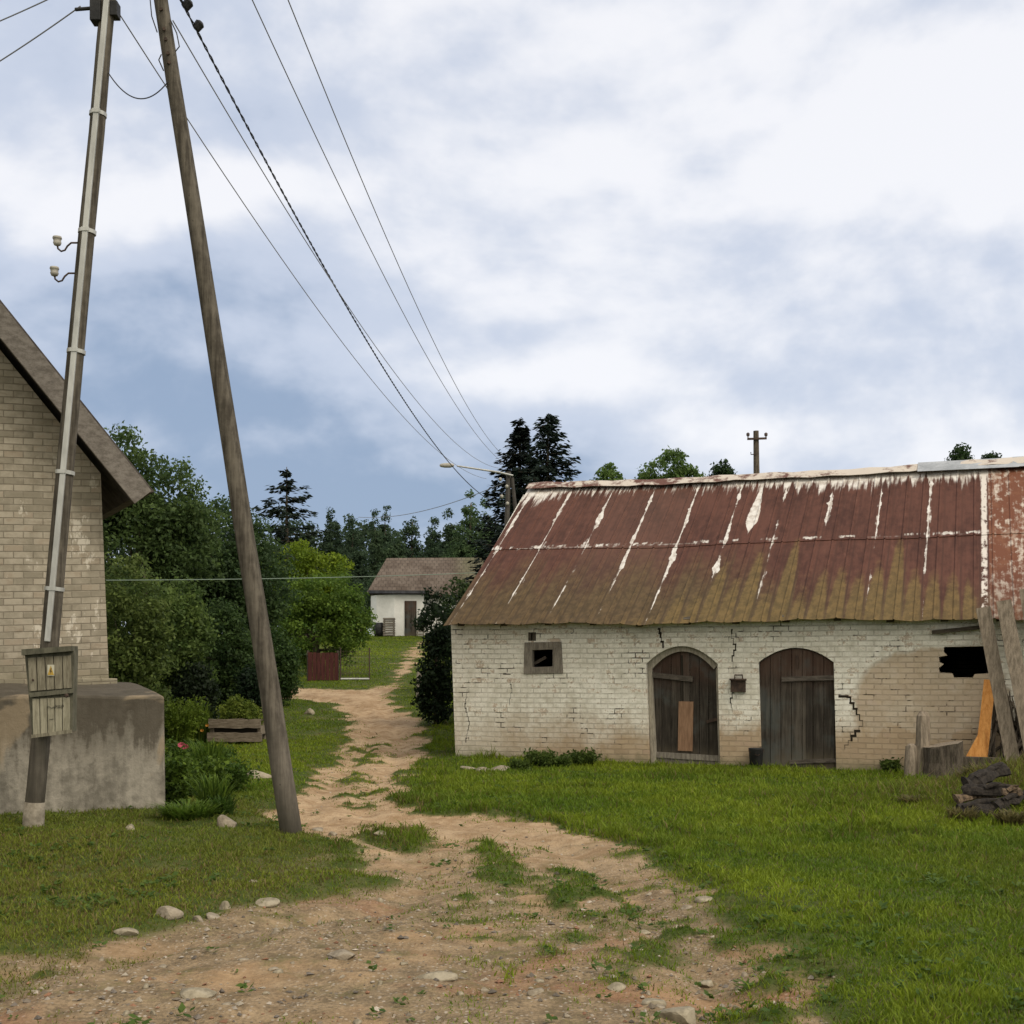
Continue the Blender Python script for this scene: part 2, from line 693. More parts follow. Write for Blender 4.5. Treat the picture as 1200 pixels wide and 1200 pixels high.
def make_grass():
    bands = [(4.2, 8, 6600, 1.0), (8, 12, 4800, 1.2), (12, 17, 2800, 1.6), (17, 26, 1400, 1.8), (26, 40, 620, 2.4), (40, 74, 200, 4.2)]
    Vs, Cs = [], []
    for y0, y1, dens, wk in bands:
        xm = 0.42 * y1 + 1.4
        n = int((y1 - y0) * 2 * xm * dens)
        Y = RNG.uniform(y0, y1, n)
        X = RNG.uniform(-xm, xm, n)
        keep = np.abs(X) < 0.42 * Y + 1.4
        X, Y = X[keep], Y[keep]
        g = gsample(GM, X, Y)
        cl = vnoise(X * 6, Y * 6, 90, 2)
        keep = (RNG.random(len(X)) < np.clip(g * 1.15 - 0.08, 0, 1) * (0.55 + 0.9 * cl)) & ~in_building(X, Y)
        X, Y, g, cl = X[keep], Y[keep], g[keep], cl[keep]
        n = len(X)
        Z = gsample(GH, X, Y)
        big = vnoise(X * 0.55, Y * 0.55, 12, 3)
        mid = vnoise(X * 2.2, Y * 2.2, 14, 3)
        h = (0.012 + 0.034 * mid ** 1.5 + 0.040 * RNG.random(n) ** 4) * (0.5 + 0.6 * g)
        # taller fringe where mowing stops: along the track's edge and by the barn wall
        edge = np.exp(-((g - 0.75) / 0.18) ** 2)
        h *= 1 + 1.7 * edge * (X > -1.6) * sstep(10.0, 12.5, Y)
        h *= 1 + 0.7 * (vnoise(X * 3.1, Y * 3.1, 202, 2) > 0.70) * (RNG.random(n) < 0.35)
        bx = (X - BARN.o.x) * BARN.y.x + (Y - BARN.o.y) * BARN.y.y
        h *= 1 + 1.0 * np.exp(-((bx + 0.12) / 0.2) ** 2) * (X > -1.3) * (mid > 0.55)
        hd = np.exp(-(((X - 5.9) / 1.6) ** 2 + ((Y - 15.0) / 1.7) ** 2))
        h *= 1 + 0.9 * hd
        left = sstep(0.5, -1.5, X) * sstep(16, 13, Y)
        h *= 1 - 0.15 * left
        w = (0.0028 + 0.0026 * RNG.random(n) ** 2) * wk
        az = RNG.uniform(0, 2 * math.pi, n)
        ln = h * RNG.uniform(0.15, 0.95, n)
        lz = RNG.uniform(0, 2 * math.pi, n)
        sx, sy = np.cos(az) * w, np.sin(az) * w
        lx, ly = np.cos(lz) * ln, np.sin(lz) * ln
        p = np.zeros((n, 2, 4, 3))
        b = np.stack([X, Y, Z - 0.01], -1)
        mid_p = b + np.stack([lx * 0.35, ly * 0.35, h * 0.62], -1)
        tip = b + np.stack([lx, ly, h], -1)
        s = np.stack([sx, sy, np.zeros(n)], -1)
        p[:, 0, 0], p[:, 0, 1], p[:, 0, 2], p[:, 0, 3] = b - s, b + s, mid_p + s * 0.8, mid_p - s * 0.8
        p[:, 1, 0], p[:, 1, 1], p[:, 1, 2], p[:, 1, 3] = mid_p - s * 0.8, mid_p + s * 0.8, tip + s * 0.12, tip - s * 0.12
        # colours: fresh green lawn before the barn, duller olive bank before the house, dry bits
        fresh = np.array((0.205, 0.262, 0.017))
        deep = np.array((0.098, 0.162, 0.012))
        olive = np.array((0.150, 0.160, 0.030))
        straw = np.array((0.20, 0.155, 0.062))
        fine = vnoise(X * 7.0, Y * 5.0, 77, 2)
        c = deep + (fresh - deep) * np.clip((big - 0.5) * 2.0 + 0.5 + (mid - 0.5) * 0.9 + (fine - 0.5) * 0.9 + (RNG.random(n) - 0.5) * 0.5, 0, 1)[:, None]
        rt = sstep(2.2, 4.5, X) * sstep(13, 8, Y) * 0.5
        lf = sstep(0.0, -2.0, X) * sstep(17, 14, Y) * 0.6
        ol = np.clip(np.maximum(rt, lf) + hd * 0.7 + (mid - 0.5) * 0.5, 0, 1)
        c = c + (olive - c) * ol[:, None]
        dry = RNG.random(n) < (0.035 + 0.20 * (1 - g) + 0.42 * hd + 0.26 * lf * (big > 0.45) + 0.10 * lf + 0.10 * rt)
        c = c + (deep * 0.8 - c) * (0.55 * edge * (X > -1.6))[:, None]
        c[dry] = straw * RNG.uniform(0.5, 1.1, (dry.sum(), 1))
        c *= RNG.uniform(0.75, 1.2, (n, 1))
        Vs.append(p.reshape(-1, 4, 3))
        Cs.append(np.repeat(c, 2, axis=0))
    o = fast_mesh('grass', np.concatenate(Vs), 4, np.concatenate(Cs), GRASSM)
    tag(o, kind='stuff')


make_grass()

# gravel: nobody could count it


def make_gravel():
    n = 26000
    Y = 4.5 + RNG.random(n) ** 1.6 * 17
    X = RNG.uniform(-1, 1, n) * (0.42 * Y + 1.2)
    g = gsample(GM, X, Y)
    cl = vnoise(X * 1.6, Y * 1.6, 55, 3)
    keep = RNG.random(n) < np.clip(1.0 - g * 1.5, 0, 1) * sstep(0.3, 0.62, cl) * np.where(Y < 10.5, 1.0, 0.35)
    X, Y = X[keep], Y[keep]
    n = len(X)
    Z = gsample(GH, X, Y)
    s = 0.005 + 0.017 * RNG.random(n) ** 3.2
    base = np.array([(1, 0, 0), (0, 1, 0), (-1, 0, 0), (0, -1, 0), (0, 0, 1), (0, 0, -1)], float)
    tri = np.array([(0, 1, 4), (1, 2, 4), (2, 3, 4), (3, 0, 4), (1, 0, 5), (2, 1, 5), (3, 2, 5), (0, 3, 5)])
    sc = s[:, None] * RNG.uniform(0.6, 1.4, (n, 3)) * np.array((1, 1, 0.6))
    a = RNG.uniform(0, 2 * math.pi, n)
    pts = base[None] * sc[:, None] + RNG.normal(0, 0.15, (n, 6, 3)) * s[:, None, None]
    ca, sa = np.cos(a)[:, None], np.sin(a)[:, None]
    q = pts.copy()
    q[..., 0] = pts[..., 0] * ca - pts[..., 1] * sa
    q[..., 1] = pts[..., 0] * sa + pts[..., 1] * ca
    q += np.stack([X, Y, Z + s * 0.2], -1)[:, None]
    V = q[:, tri].reshape(-1, 3, 3)
    pal = np.array([(0.30, 0.26, 0.20), (0.20, 0.165, 0.125), (0.38, 0.33, 0.27), (0.24, 0.13, 0.08), (0.14, 0.12, 0.10)])
    c = pal[RNG.integers(0, 5, n)] * RNG.uniform(0.7, 1.15, (n, 1))
    m = Mat('gravel_stone', 0.95, 0.15)
    m.color(m.attr('col', 'Color'))
    o = fast_mesh('gravel', V, 3, np.repeat(c, 8, axis=0), m.m)
    tag(o, kind='stuff')


make_gravel()

# ------------------------------------------------------------------ stones
STONE = simple('field_stone', (0.17, 0.14, 0.10), (0.30, 0.255, 0.19), 7, 0.95, (1, 1, 1), 0.7, 0.02)
STONE_PALE = simple('pale_stone', (0.17, 0.145, 0.10), (0.33, 0.285, 0.205), 8, 0.95, (1, 1, 1), 0.6, 0.015)


def stone_mesh(seed, sx, sy, sz, flat=0.0):
    bm = bmesh.new()
    bmesh.ops.create_icosphere(bm, subdivisions=3, radius=1)
    rs = np.random.default_rng(seed)
    cuts = [Vector(rs.normal(0, 1, 3)).normalized() for _ in range(9)]
    dd = [rs.uniform(0.45, 0.8) for _ in cuts]
    for v in bm.verts:
        p = v.co.copy()
        for c, d in zip(cuts, dd):
            e = p.dot(c) - d
            if e > 0:
                p -= c * e * 0.9
        v.co = Vector((p.x * sx, p.y * sy, p.z * sz))
    me_ = bpy.data.meshes.new('stone')
    bm.to_mesh(me_)
    bm.free()
    return me_


def stone(px, py, wpx, hpx, label, mat=STONE, seed=0, name='stone', group=None, rz=None):
    p = on_ground(px, py)
    w = wpx / F * p.y
    h = hpx / F * p.y
    me_ = stone_mesh(seed, w * 0.62, w * 0.5, max(h * 0.8, 0.016))
    me_.materials.append(mat)
    o = bpy.data.objects.new(name, me_)
    COL.objects.link(o)
    o.location = p + Vector((0, 0, 0.002))
    o.rotation_euler = (0, 0, random.uniform(-0.4, 0.4) if rz is None else rz)
    tag(o, label, 'stone', group)
    return o


stone(265, 975, 24, 20, 'rounded tan stone at the foot of the weeds beside the concrete platform', STONE, 1)
stone(510, 1146, 44, 12, 'flat pale slab of stone lying in the middle of the dirt track', STONE_PALE, 2)
stone(795, 1188, 46, 22, 'biggest whitish rock half buried by the lower edge of the track', STONE_PALE, 3)
stone(765, 1174, 26, 10, 'low whitish rock touching the biggest half buried rock', STONE_PALE, 4)
stone(722, 1158, 20, 9, 'small whitish rock beside a weed tuft below the grass strip', STONE_PALE, 5)
stone(197, 1082, 30, 14, 'broad grey stone on the lower edge of the grass bank below the concrete platform', STONE, 6)
stone(147, 1094, 26, 8, 'flat buff stone at the bank edge beyond the broad grey stone', STONE_PALE, 7)
stone(297, 1045, 16, 9, 'lone cream stone lying up on the grass bank', STONE_PALE, 8)
stone(314, 1064, 24, 9, 'flat cream stone just below the lone stone on the bank', STONE_PALE, 9)
stone(264, 1068, 12, 12, 'upright pale stone in the little stone cluster at the bank edge', STONE_PALE, 10)
stone(250, 1077, 20, 9, 'wide stone in front of the upright one in the little cluster', STONE, 11)
stone(232, 1082, 12, 8, 'small round stone at the outer end of the little cluster', STONE, 12)
stone(235, 1172, 42, 10, 'flat mossy pale stone in the gravel near the picture bottom', STONE_PALE, 13)
stone(298, 918, 36, 15, 'large flat pale stone in the lawn between weeds and leaning pole', STONE_PALE, 14)
stone(445, 1054, 12, 7, 'single buff stone where the grass bank ends at the track', STONE_PALE, 15)
stone(373, 974, 14, 6, 'buff stone in the track right behind the foot of the leaning pole', STONE, 16)
stone(390, 980, 10, 6, 'dark stone in the track next to the buff stone by the pole', STONE, 17)
stone(630, 1160, 22, 9, 'dark grey stone in the lower track amid weeds', STONE, 18)
stone(826, 1062, 20, 8, 'whitish stone at the corner where the barn lawn meets the track', STONE_PALE, 19)
stone(828, 1136, 22, 8, 'flat stone on the bare earth below the lawn corner', STONE_PALE, 20)
stone(400, 1126, 34, 9, 'flat grey slab sunk in the track above the flat pale slab', STONE, 21)
stone(153, 982, 12, 10, 'little white stone on the grass in front of the concrete platform', STONE_PALE, 22)
stone(362, 838, 12, 9, 'small white stone lying alone on the mown lawn near the track', STONE_PALE, 23)
stone(445, 982, 16, 6, 'pale stone beside the grass strip in the middle of the track', STONE_PALE, 24)
rs = random.Random(5)
for i in range(46):
    for _ in range(30):
        px, py = rs.uniform(20, 900), rs.uniform(1050, 1196)
        x, y = ground_px(px, py)
        if float(gsample(GM, x, y)) < 0.35:
            break
    stone(px, py, rs.uniform(5, 13), rs.uniform(3, 7), 'small loose stone among the gravel of the dirt track',
          rs.choice((STONE, STONE_PALE)), 100 + i, 'small_stone', 'small loose stones in the track gravel')
# rubble at the barn's corner
for i, (px, py, w, h) in enumerate([(548, 906, 22, 8), (566, 908, 20, 7), (585, 907, 26, 8), (606, 905, 20, 7)]):
    stone(px, py, w, h, ['mossy rubble stone at the very corner of the barn wall', 'second rubble stone from the barn corner at the wall foot',
                         'widest rubble stone at the foot of the barn wall', 'rubble stone at the wall foot next to the weeds'][i], STONE, 40 + i, 'rubble_stone')

# ------------------------------------------------------------------ barn
barn = thing('brick_barn', 'long whitewashed brick barn with rusty sheet metal roof and two arched doors', 'barn', BARN.o, BARN_A)
bw = Mat('whitewashed_brick', 0.92, 0.15)
x, y, z = bw.xyz(bw.tc())
sxv = bw.vec(x + bw.noise(bw.tc(), 1.5, 2) * 0.02, z + bw.noise(bw.vec(x, 0.0, 3.0), 0.8, 2) * 0.06, 0.0)
bc, bf = bw.brick(sxv, 0.235, 0.083, 0.0085, 0.25)
bn, _, _ = bw.xyz(bc)
tcv = bw.tc()
na = bw.noise(tcv, 1.3, 6, 0.65)
nb = bw.noise(tcv, 6.0, 5, 0.65)
nc = bw.noise(tcv, 30.0, 4, 0.7)
paint = bw.mix((0.64, 0.605, 0.505), (0.88, 0.85, 0.755), (na * 0.4 + nb * 0.6).ss(0.36, 0.6))
paint = bw.mix(paint, (0.40, 0.375, 0.30), nc.ss(0.52, 0.75) * 0.6)
bare = bw.mix((0.34, 0.235, 0.14), (0.50, 0.37, 0.235), bn * 0.6 + nb * 0.4)
bare = bw.mix(bare, (0.33, 0.20, 0.14), (bn * nb).ss(0.4, 0.6) * 0.5)
# paint lost low on the wall, and over the walled-up arch beyond the second door
low = (z + (na - 0.5) * 1.2 + (nb - 0.5) * 0.4).ss(1.05, 0.30)
low = low * (0.45 + 0.55 * x.ss(0.2, 1.6)) + x.ss(4.0, 5.5) * (z + (na - 0.5) * 0.8).ss(1.15, 0.35) * 0.5
ex = (x - 7.75 + (nb - 0.5) * 0.25) / 1.12
ez = (z - 0.9 + (nb - 0.5) * 0.3) / 1.02
rr = (ex * ex + ez * ez.abs() * ez).sqrt()
arch = rr.ss(1.05, 0.93) * (0.75 + 0.25 * na.ss(0.35, 0.55))
chip = (nb * 0.5 + nc * 0.35 + na * 0.2 + bn * 0.12).ss(0.625, 0.69) * 0.75
lost = (low.mx(arch * 0.85).mx(chip)).clamp()
wall_c = bw.mix(paint, bare, lost * 0.9)
ring = (rr - 1.0).abs().ss(0.05, 0.0) * z.ss(0.7, 1.0)
wall_c = bw.mix(wall_c, (0.26, 0.21, 0.15), ring * 0.35 * nb.ss(0.4, 0.55))
# green damp, darkened further as contact shade at the foot; soot stains
wall_c = bw.mix(wall_c, (0.17, 0.17, 0.10), (z + (nb - 0.5) * 0.3).ss(0.30, 0.02) * 0.75)
wall_c = bw.mix(wall_c, (0.20, 0.19, 0.14), bw.noise(tcv, 2.6, 5, 0.7).ss(0.60, 0.72) * 0.4)
gap = bf * (bw.noise(tcv, 3.0, 4, 0.6).ss(0.40, 0.66) * 0.85 + 0.15)
deepgap = bf * bw.noise(bw.vec(x * 1.2, z * 1.2, 7.0), 1.9, 4, 0.65, 0.4).ss(0.575, 0.65)
wall_c = bw.mix(wall_c, (0.20, 0.17, 0.12), gap * 0.42)
wall_c = bw.mix(wall_c, (0.035, 0.03, 0.022), deepgap * 0.85)
bw.color(wall_c)
bw.bump((1.0 - bf) * 0.7 + nb * 0.3 + nc * 0.15 - deepgap * 0.6 + bn * 0.1, 1.0, 0.022)
WALLM = bw.m

L, D = 13.6, 8.2
WTOP = 2.42
EAVE_D = -0.32
eave_l = BARN.px(520, 733, EAVE_D)
EZ = eave_l[1]
S0 = eave_l[0]
RZ = 5.27
RD = 4.1
rl = BARN.px(610, 573, RD)
RS0, RZ = rl[0], rl[1]


def arc_open(xl, xr, ytop, yspring, ybot, n=12):
    """arched opening traced on the front wall -> list of (s, z)"""
    bl, br = BARN.px(xl + 4, ybot), BARN.px(xr + 4, ybot)
    tl, tr = BARN.px(xl, yspring), BARN.px(xr, yspring)
    rise = (yspring - ytop) / F * (BARN.o + BARN.x * ((tl[0] + tr[0]) / 2)).y
    pts = [(bl[0], -0.25), (br[0], -0.25), (tr[0], tr[1])]
    for i in range(1, n):
        k = i / n
        pts.append((tr[0] + (tl[0] - tr[0]) * k, tr[1] + (tl[1] - tr[1]) * k + rise * (1 - (2 * k - 1) ** 2)))
    pts.append((tl[0], tl[1]))
    return pts


D1 = arc_open(757, 841, 757, 778, 897)
D2 = arc_open(889, 977, 759, 776, 897)
win = [BARN.px(*p) for p in ((614, 790), (660, 789), (658, 752), (615, 753))]
hole_px = [(1101, 788), (1116, 789), (1118, 794), (1140, 794), (1142, 790), (1158, 789), (1163, 790), (1164, 760), (1158, 757), (1106, 758), (1106, 764), (1110, 768), (1100, 770), (1101, 776), (1106, 778), (1100, 783)]
hole = [BARN.px(*p) for p in hole_px]
vent = [BARN.px(*p) for p in ((619, 751), (628, 751), (628, 741), (619, 741))]
lean = -0.045
outer = [(0.0, -0.4), (L, -0.4), (L + lean * 2.4, WTOP), (lean * 2.4, WTOP)]
# arched openings reach below the wall's foot: carve them as notches of the outer line
outer = [(0.0, -0.4), (D1[0][0], -0.4)] + [D1[0]] + D1[::-1][:-2] + [D1[1], (D1[1][0], -0.4)]
outer = [(0.0, -0.4), (D1[0][0], -0.4)] + [p for p in [D1[0]] + D1[:1:-1]] + [(D1[1][0], -0.4)]
outer += [(D2[0][0], -0.4)] + [p for p in [D2[0]] + D2[:1:-1]] + [(D2[1][0], -0.4)]
outer += [(L, -0.4), (L + lean * 2.4, WTOP), (lean * 2.4, WTOP)]
wm = MB()
to3 = lambda a, b, d: Vector((a, d, b))
wm.prism(outer, to3, 0.0, 0.38, [win, hole, vent])
# gables and back wall
RZi = RZ - 0.12


def gable(s0, s1, d_in):
    poly = [(0.381, -0.4), (D, -0.4), (D, WTOP), (RD, RZi), (0.381, WTOP + 0.38 * (RZi - WTOP) / RD)]
    wm.prism(poly, lambda a, b, d: Vector((d + lean * b, a, b)), s0, s1)


gable(0.0, 0.38, 0)
gable(L - 0.38, L, 0)
wm.box((L / 2, D - 0.19, 1.0), (L - 0.77, 0.38, 2.8))
wall = wm.build('wall', WALLM, barn)
DARK = Mat('dark_timber', 0.95, 0.1).color((0.03, 0.026, 0.02)).m
fl = MB().box((L / 2, D / 2, -0.1), (L - 0.8, D - 0.8, 0.1))
# loft floor keeps daylight out of the stable
fl.box((L / 2, D / 2 + 0.05, 2.32), (L - 0.80, D - 0.9, 0.05))
fl.build('floor', DARK, barn)

# roof of folded steel sheets
rm = Mat('rusty_sheet_metal', 0.78, 0.16)
x, y, z = rm.xyz(rm.tc())
t = (z - EZ) / (RZ - EZ)
v = rm.vec(x, z, 0.0)
vs_ = rm.vec(x * 6.0, z * 0.7, 0.0)
na = rm.noise(v, 1.2, 5, 0.6)
nb = rm.noise(v, 9.0, 5, 0.65)
st = rm.noise(vs_, 2.2, 5, 0.65)
pan = (x / 0.283).floor()
pr = rm.white(pan)
pf = (x / 0.283).fract()
sheet = (x / 0.849).floor()
sr = rm.white(sheet + 40.0)
sr2 = rm.white(sheet + 90.0)
rust = rm.mix((0.055, 0.023, 0.016), (0.105, 0.044, 0.030), (na * 0.4 + st * 0.35 + nb * 0.35).ss(0.42, 0.64))
rust = rm.mix(rust, (0.17, 0.085, 0.06), (st * 0.5 + nb * 0.5).ss(0.57, 0.70) * 0.5)
rust = rm.mix(rust, (0.135, 0.085, 0.062), sr * 0.35 * x.ss(5, 2))
# lichen and moss climbing from the eave
mh = 0.42 + (na - 0.5) * 0.5 + (pr - 0.5) * 0.12 - x.ss(6.5, 9.0) * 0.10
mh = mh - x.ss(4.5, 7.0) * 0.16
moss = ((mh - t) * 3.0 + (nb - 0.5) * 0.6 + (st - 0.5) * 0.5).ss(-0.15, 0.85)
rust = rm.mix(rust, rm.mix((0.064, 0.046, 0.022), (0.110, 0.076, 0.036), nb.ss(0.35, 0.65)), moss * 0.88)
tong = 1.0 - (pf * 2.0 - 0.9).abs().pw(3.2)
th = (0.20 + 0.40 * pr) * x.ss(2.4, 5.6) * x.ss(8.6, 8.1)
tm = ((th * tong - t) * 7.0 + (nb - 0.5) * 1.1 + (st - 0.5) * 0.6).ss(-0.1, 0.9)
rust = rm.mix(rust, rm.mix((0.104, 0.073, 0.029), (0.162, 0.109, 0.041), nb.ss(0.35, 0.65)), tm * 0.8)
rust = rm.mix(rust, (0.030, 0.018, 0.013), (pf - 0.87).abs().ss(0.075, 0.02) * (nb * 0.5 + st * 0.5).ss(0.36, 0.6) * (0.28 + t.ss(0.6, 0.2) * 0.3))
# old white paint left along seams, below the ridge and on the lap
wht = rm.mix((0.42, 0.37, 0.32), (0.66, 0.63, 0.58), nb.ss(0.35, 0.6))
sd_ = ((x / 0.849 + 0.5).fract() - 0.5).abs() * 0.849
sn = rm.noise(rm.vec(x * 1.5, z * 0.8, 5.0), 1.6, 4, 0.6)
sb = rm.noise(v, 3.2, 4, 0.6)
swid = (0.008 + 0.14 * (sn - 0.45).mx(0.0) + 0.26 * (sb - 0.50).mx(0.0)) * t.ss(0.04, 0.30)
seam = ((swid - sd_) * 60.0 + (nb - 0.5) * 2.6 + (st - 0.5) * 1.2 + 0.2).ss(0.0, 0.5) * (sn * 0.7 + sb * 0.4 + t * 0.16 + (sr2 - 0.5) * 0.22).ss(0.56, 0.66)
ridge_w = ((t - 0.950 + (st - 0.45) * 0.40 + x.ss(3.2, 5.5) * 0.055 + x.ss(0.9, 0.1) * 0.07) * 12.0).ss(0.0, 0.8)
tu = (x - 4.62 + (nb - 0.5) * 0.05 - (t - 0.7) * 0.05).abs()
tear = ((0.105 * t.ss(0.56, 0.66) * t.ss(1.0, 0.66) - tu) * 40.0).ss(-0.3, 0.3) * t.ss(0.55, 0.58)
lapd = (t - 0.515)
lap = (lapd + (nb - 0.6) * 0.05).abs().ss(0.010, 0.004) * rm.noise(rm.vec(x, 0.0, 9.0), 2.6, 4, 0.75).ss(0.50, 0.58)
drip = (lapd.ss(0.0, -0.004)) * ((lapd + 0.06 * (st - 0.42)) * 40.0).ss(-0.4, 0.5) * rm.noise(rm.vec(x, 0.0, 2.0), 1.3, 3, 0.7).ss(0.52, 0.6)
bl = rm.noise(rm.vec(x * 1.0, z * 0.55, 11.0), 1.5, 4, 0.55).ss(0.70, 0.73) * t.ss(0.5, 0.7)
W = seam.mx(ridge_w).mx(tear).mx(lap * 0.9).mx(drip * 0.8).mx(bl)
rust = rm.mix(rust, wht, W)
# the newer, blistered sheets at the far end
endm = x.ss(8.58, 8.60)
blis = rm.mix((0.15, 0.058, 0.032), (0.50, 0.43, 0.36), (nb * 0.45 + st * 0.35 + na * 0.3).ss(0.53, 0.64))
blis = rm.mix(blis, (0.20, 0.088, 0.048), rm.noise(v, 3.0, 5, 0.7).ss(0.5, 0.62) * 0.6)
rust = rm.mix(rust, blis, endm * (0.55 + 0.45 * t.ss(0.1, 0.4)))
bar = (x - 8.52 + (nb - 0.5) * 0.06).abs().ss(0.055, 0.03) * (nb + t * 0.2).ss(0.48, 0.6)
rust = rm.mix(rust, (0.60, 0.55, 0.49), bar)
rm.color(rust)
rm.rough(W.ss(0.0, 1.0, 0.75, 0.6))
rm.bump(nb * 0.5 + st * 0.5, 0.35, 0.01)
ROOFM = rm.m


def roof_point(s, tt, side=1):
    """s along the eave, tt 0 at eave .. 1 at ridge"""
    d0, d1 = (EAVE_D, RD) if side > 0 else (D - EAVE_D, RD)
    ss_ = s + (1 - tt) * 0.0
    sag = -0.05 * math.sin(math.pi * tt) + 0.018 * math.sin(s * 1.3 + tt * 2) + 0.012 * math.sin(s * 3.1 + 1) * (1 - tt)
    sag += -0.05 * math.sin(math.pi * min(max((s - 1.5) / 6.0, 0), 1)) * tt
    return Vector((ss_, d0 + (d1 - d0) * tt, EZ + (RZ - EZ) * tt + sag))


def roof_side(side):
    m = MB()
    nrm = Vector((0, -(RZ - EZ), RD - EAVE_D)).normalized()
    if side < 0:
        nrm.y = -nrm.y
    for (ta, tb, off) in ((0.0, 0.53, 0.0), (0.515, 1.0, 0.012)):
        prof = []
        s = S0
        k = 0
        while s < L + 0.3:
            prof += [(s, 0.0), (s + 0.24, 0.0), (s + 0.256, 0.015), (s + 0.270, 0.015)]
            s += 0.283
            k += 1
        rows = 9
        vs, fs = [], []
        for r in range(rows + 1):
            tt = ta + (tb - ta) * r / rows
            for (a, h) in prof:
                fold = h
                # laps of the sheets stand a little higher
                j = 0.006 * math.sin(a * 40 + r)
                p = roof_point(a, tt, side) + nrm * (fold + off)
                if r == 0 and ta == 0.0:
                    p.y += side * 0.02 * math.sin(a * 5.0) + side * 0.012 * math.sin(a * 17.0)
                    p.z += 0.012 * math.sin(a * 9.0)
                vs.append(p)
        n = len(prof)
        for r in range(rows):
            for k in range(n - 1):
                fs.append((r * n + k, r * n + k + 1, (r + 1) * n + k + 1, (r + 1) * n + k))
        # underside 4 mm below
        o = len(vs)
        vs2 = [p - nrm * 0.004 for p in vs]
        fs2 = [tuple(i + o for i in reversed(f)) for f in fs]
        edge = []
        for k in range(n - 1):
            edge.append((k, k + 1, o + k + 1, o + k))
        for r in range(rows):
            edge.append((r * n, (r + 1) * n, o + (r + 1) * n, o + r * n))
        m.add(vs + vs2, fs + fs2 + edge)
    return m


roof = roof_side(1).build('roof', ROOFM, barn)
roof_side(-1).build('roof', ROOFM, barn)
# ridge capping
RIDGE = Mat('peeling_ridge_metal', 0.7, 0.3)
x, y, z = RIDGE.xyz(RIDGE.tc())
nb = RIDGE.noise(RIDGE.tc(), 5.0, 6, 0.7)
na = RIDGE.noise(RIDGE.vec(x, 0.0, 0.0), 0.9, 4, 0.6)
RIDGE.color(RIDGE.mix((0.12, 0.052, 0.036), (0.52, 0.46, 0.39), (nb * 0.6 + na * 0.5 + x.ss(2, 7) * 0.10).ss(0.52, 0.62)))
cap = MB()
ns = 40
ring = []
for i in range(ns + 1):
    s = S0 + 0.0 + (L + 0.3 - S0) * i / ns
    c = roof_point(s, 1.0) + Vector((0, 0, 0.06))
    for dy, dz in ((-0.24, -0.105), (-0.22, -0.09), (-0.06, 0.015), (0, 0.04), (0.06, 0.015), (0.24, -0.10)):
        ring.append(c + Vector((0, dy, dz + 0.012 * math.sin(s * 7 + dy * 9))))
fs = []
for i in range(ns):
    for k in range(5):
        fs.append((i * 6 + k, i * 6 + k + 1, i * 6 + 7 + k, i * 6 + 6 + k))
cap.add(ring, fs)
ridge = cap.build('ridge_cap', RIDGE.m, roof)
ridge.modifiers.new('thick', 'SOLIDIFY').thickness = 0.006
TIN = simple('bare_tin', (0.30, 0.31, 0.31), (0.46, 0.47, 0.47), 3, 0.45, (1, 1, 1), 0.2, 0.01, metallic=0.4)
tn = MB()
a0 = BARN.px(1076, 548, RD)[0]
for i in range(2):
    s0, s1 = a0 + i * 1.6, a0 + i * 1.6 + 1.7
    ps = [(s0, RD - 0.34, RZ - 0.10), (s1, RD - 0.36, RZ - 0.11), (s1, RD, RZ + 0.115 + i * 0.012), (s0, RD, RZ + 0.11 + i * 0.012), (s1, RD + 0.3, RZ - 0.06), (s0, RD + 0.3, RZ - 0.06)]
    tn.add(ps, [(0, 1, 2, 3), (3, 2, 4, 5)])
tn.build('ridge_sheet', TIN, roof).modifiers.new('thick', 'SOLIDIFY').thickness = 0.006

# rafter ends
RAFT = simple('weathered_rafter', (0.045, 0.036, 0.027), (0.10, 0.085, 0.065), 8, 0.95, (1, 4, 4))
rx = 0.15
while rx < L - 0.2:
    q = MB()
    a = roof_point(rx, 0.03) - Vector((0, 0, 0.065))
    b = roof_point(rx, 0.24) - Vector((0, 0, 0.065))
    q.board(a, b, 0.11, 0.10, (1, 0, 0), seg=1)
    q.build('rafter', RAFT, barn)
    rx += 0.78
# wall plate under the eave
q = MB().box((L / 2 + 0.0, 0.16, WTOP + 0.045), (L - 0.1, 0.14, 0.09))
q.build('wall_plate', RAFT, barn)
# drooping eave batten before the hole
a, b = BARN.px(1092, 741, -0.1), BARN.px(1150, 735, -0.1)
MB().board(Vector((a[0], -0.1, a[1])), Vector((b[0], -0.1, b[1])), 0.06, 0.04, (0, 0, 1)).build('loose_batten', RAFT, barn)

# doors
dm = Mat('old_door_boards', 0.9, 0.2)
x, y, z = dm.xyz(dm.tc())
nn_ = dm.noise(dm.vec(x * 14, y * 3, z * 0.9), 2.0, 5, 0.65)
n2_ = dm.noise(dm.tc(), 1.6, 4, 0.6)
pr = dm.white((x / 0.155).floor())
c = dm.mix((0.030, 0.025, 0.020), (0.105, 0.090, 0.072), (nn_ * 0.75 + pr * 0.25 + (n2_ - 0.5) * 0.4).ss(0.33, 0.72))
c = dm.mix(c, (0.10, 0.052, 0.036), (z + (n2_ - 0.5) * 1.2).ss(1.15, 1.7) * 0.5)
c = dm.mix(c, (0.15, 0.125, 0.085), (z + (nn_ - 0.5) * 0.5).ss(0.42, 0.05) * 0.6)
c = dm.mix(c, (0.075, 0.095, 0.095), (n2_.ss(0.5, 0.66)) * 0.45)
dm.color(c)
dm.bump(nn_, 0.7, 0.01)
DOORM = dm.m
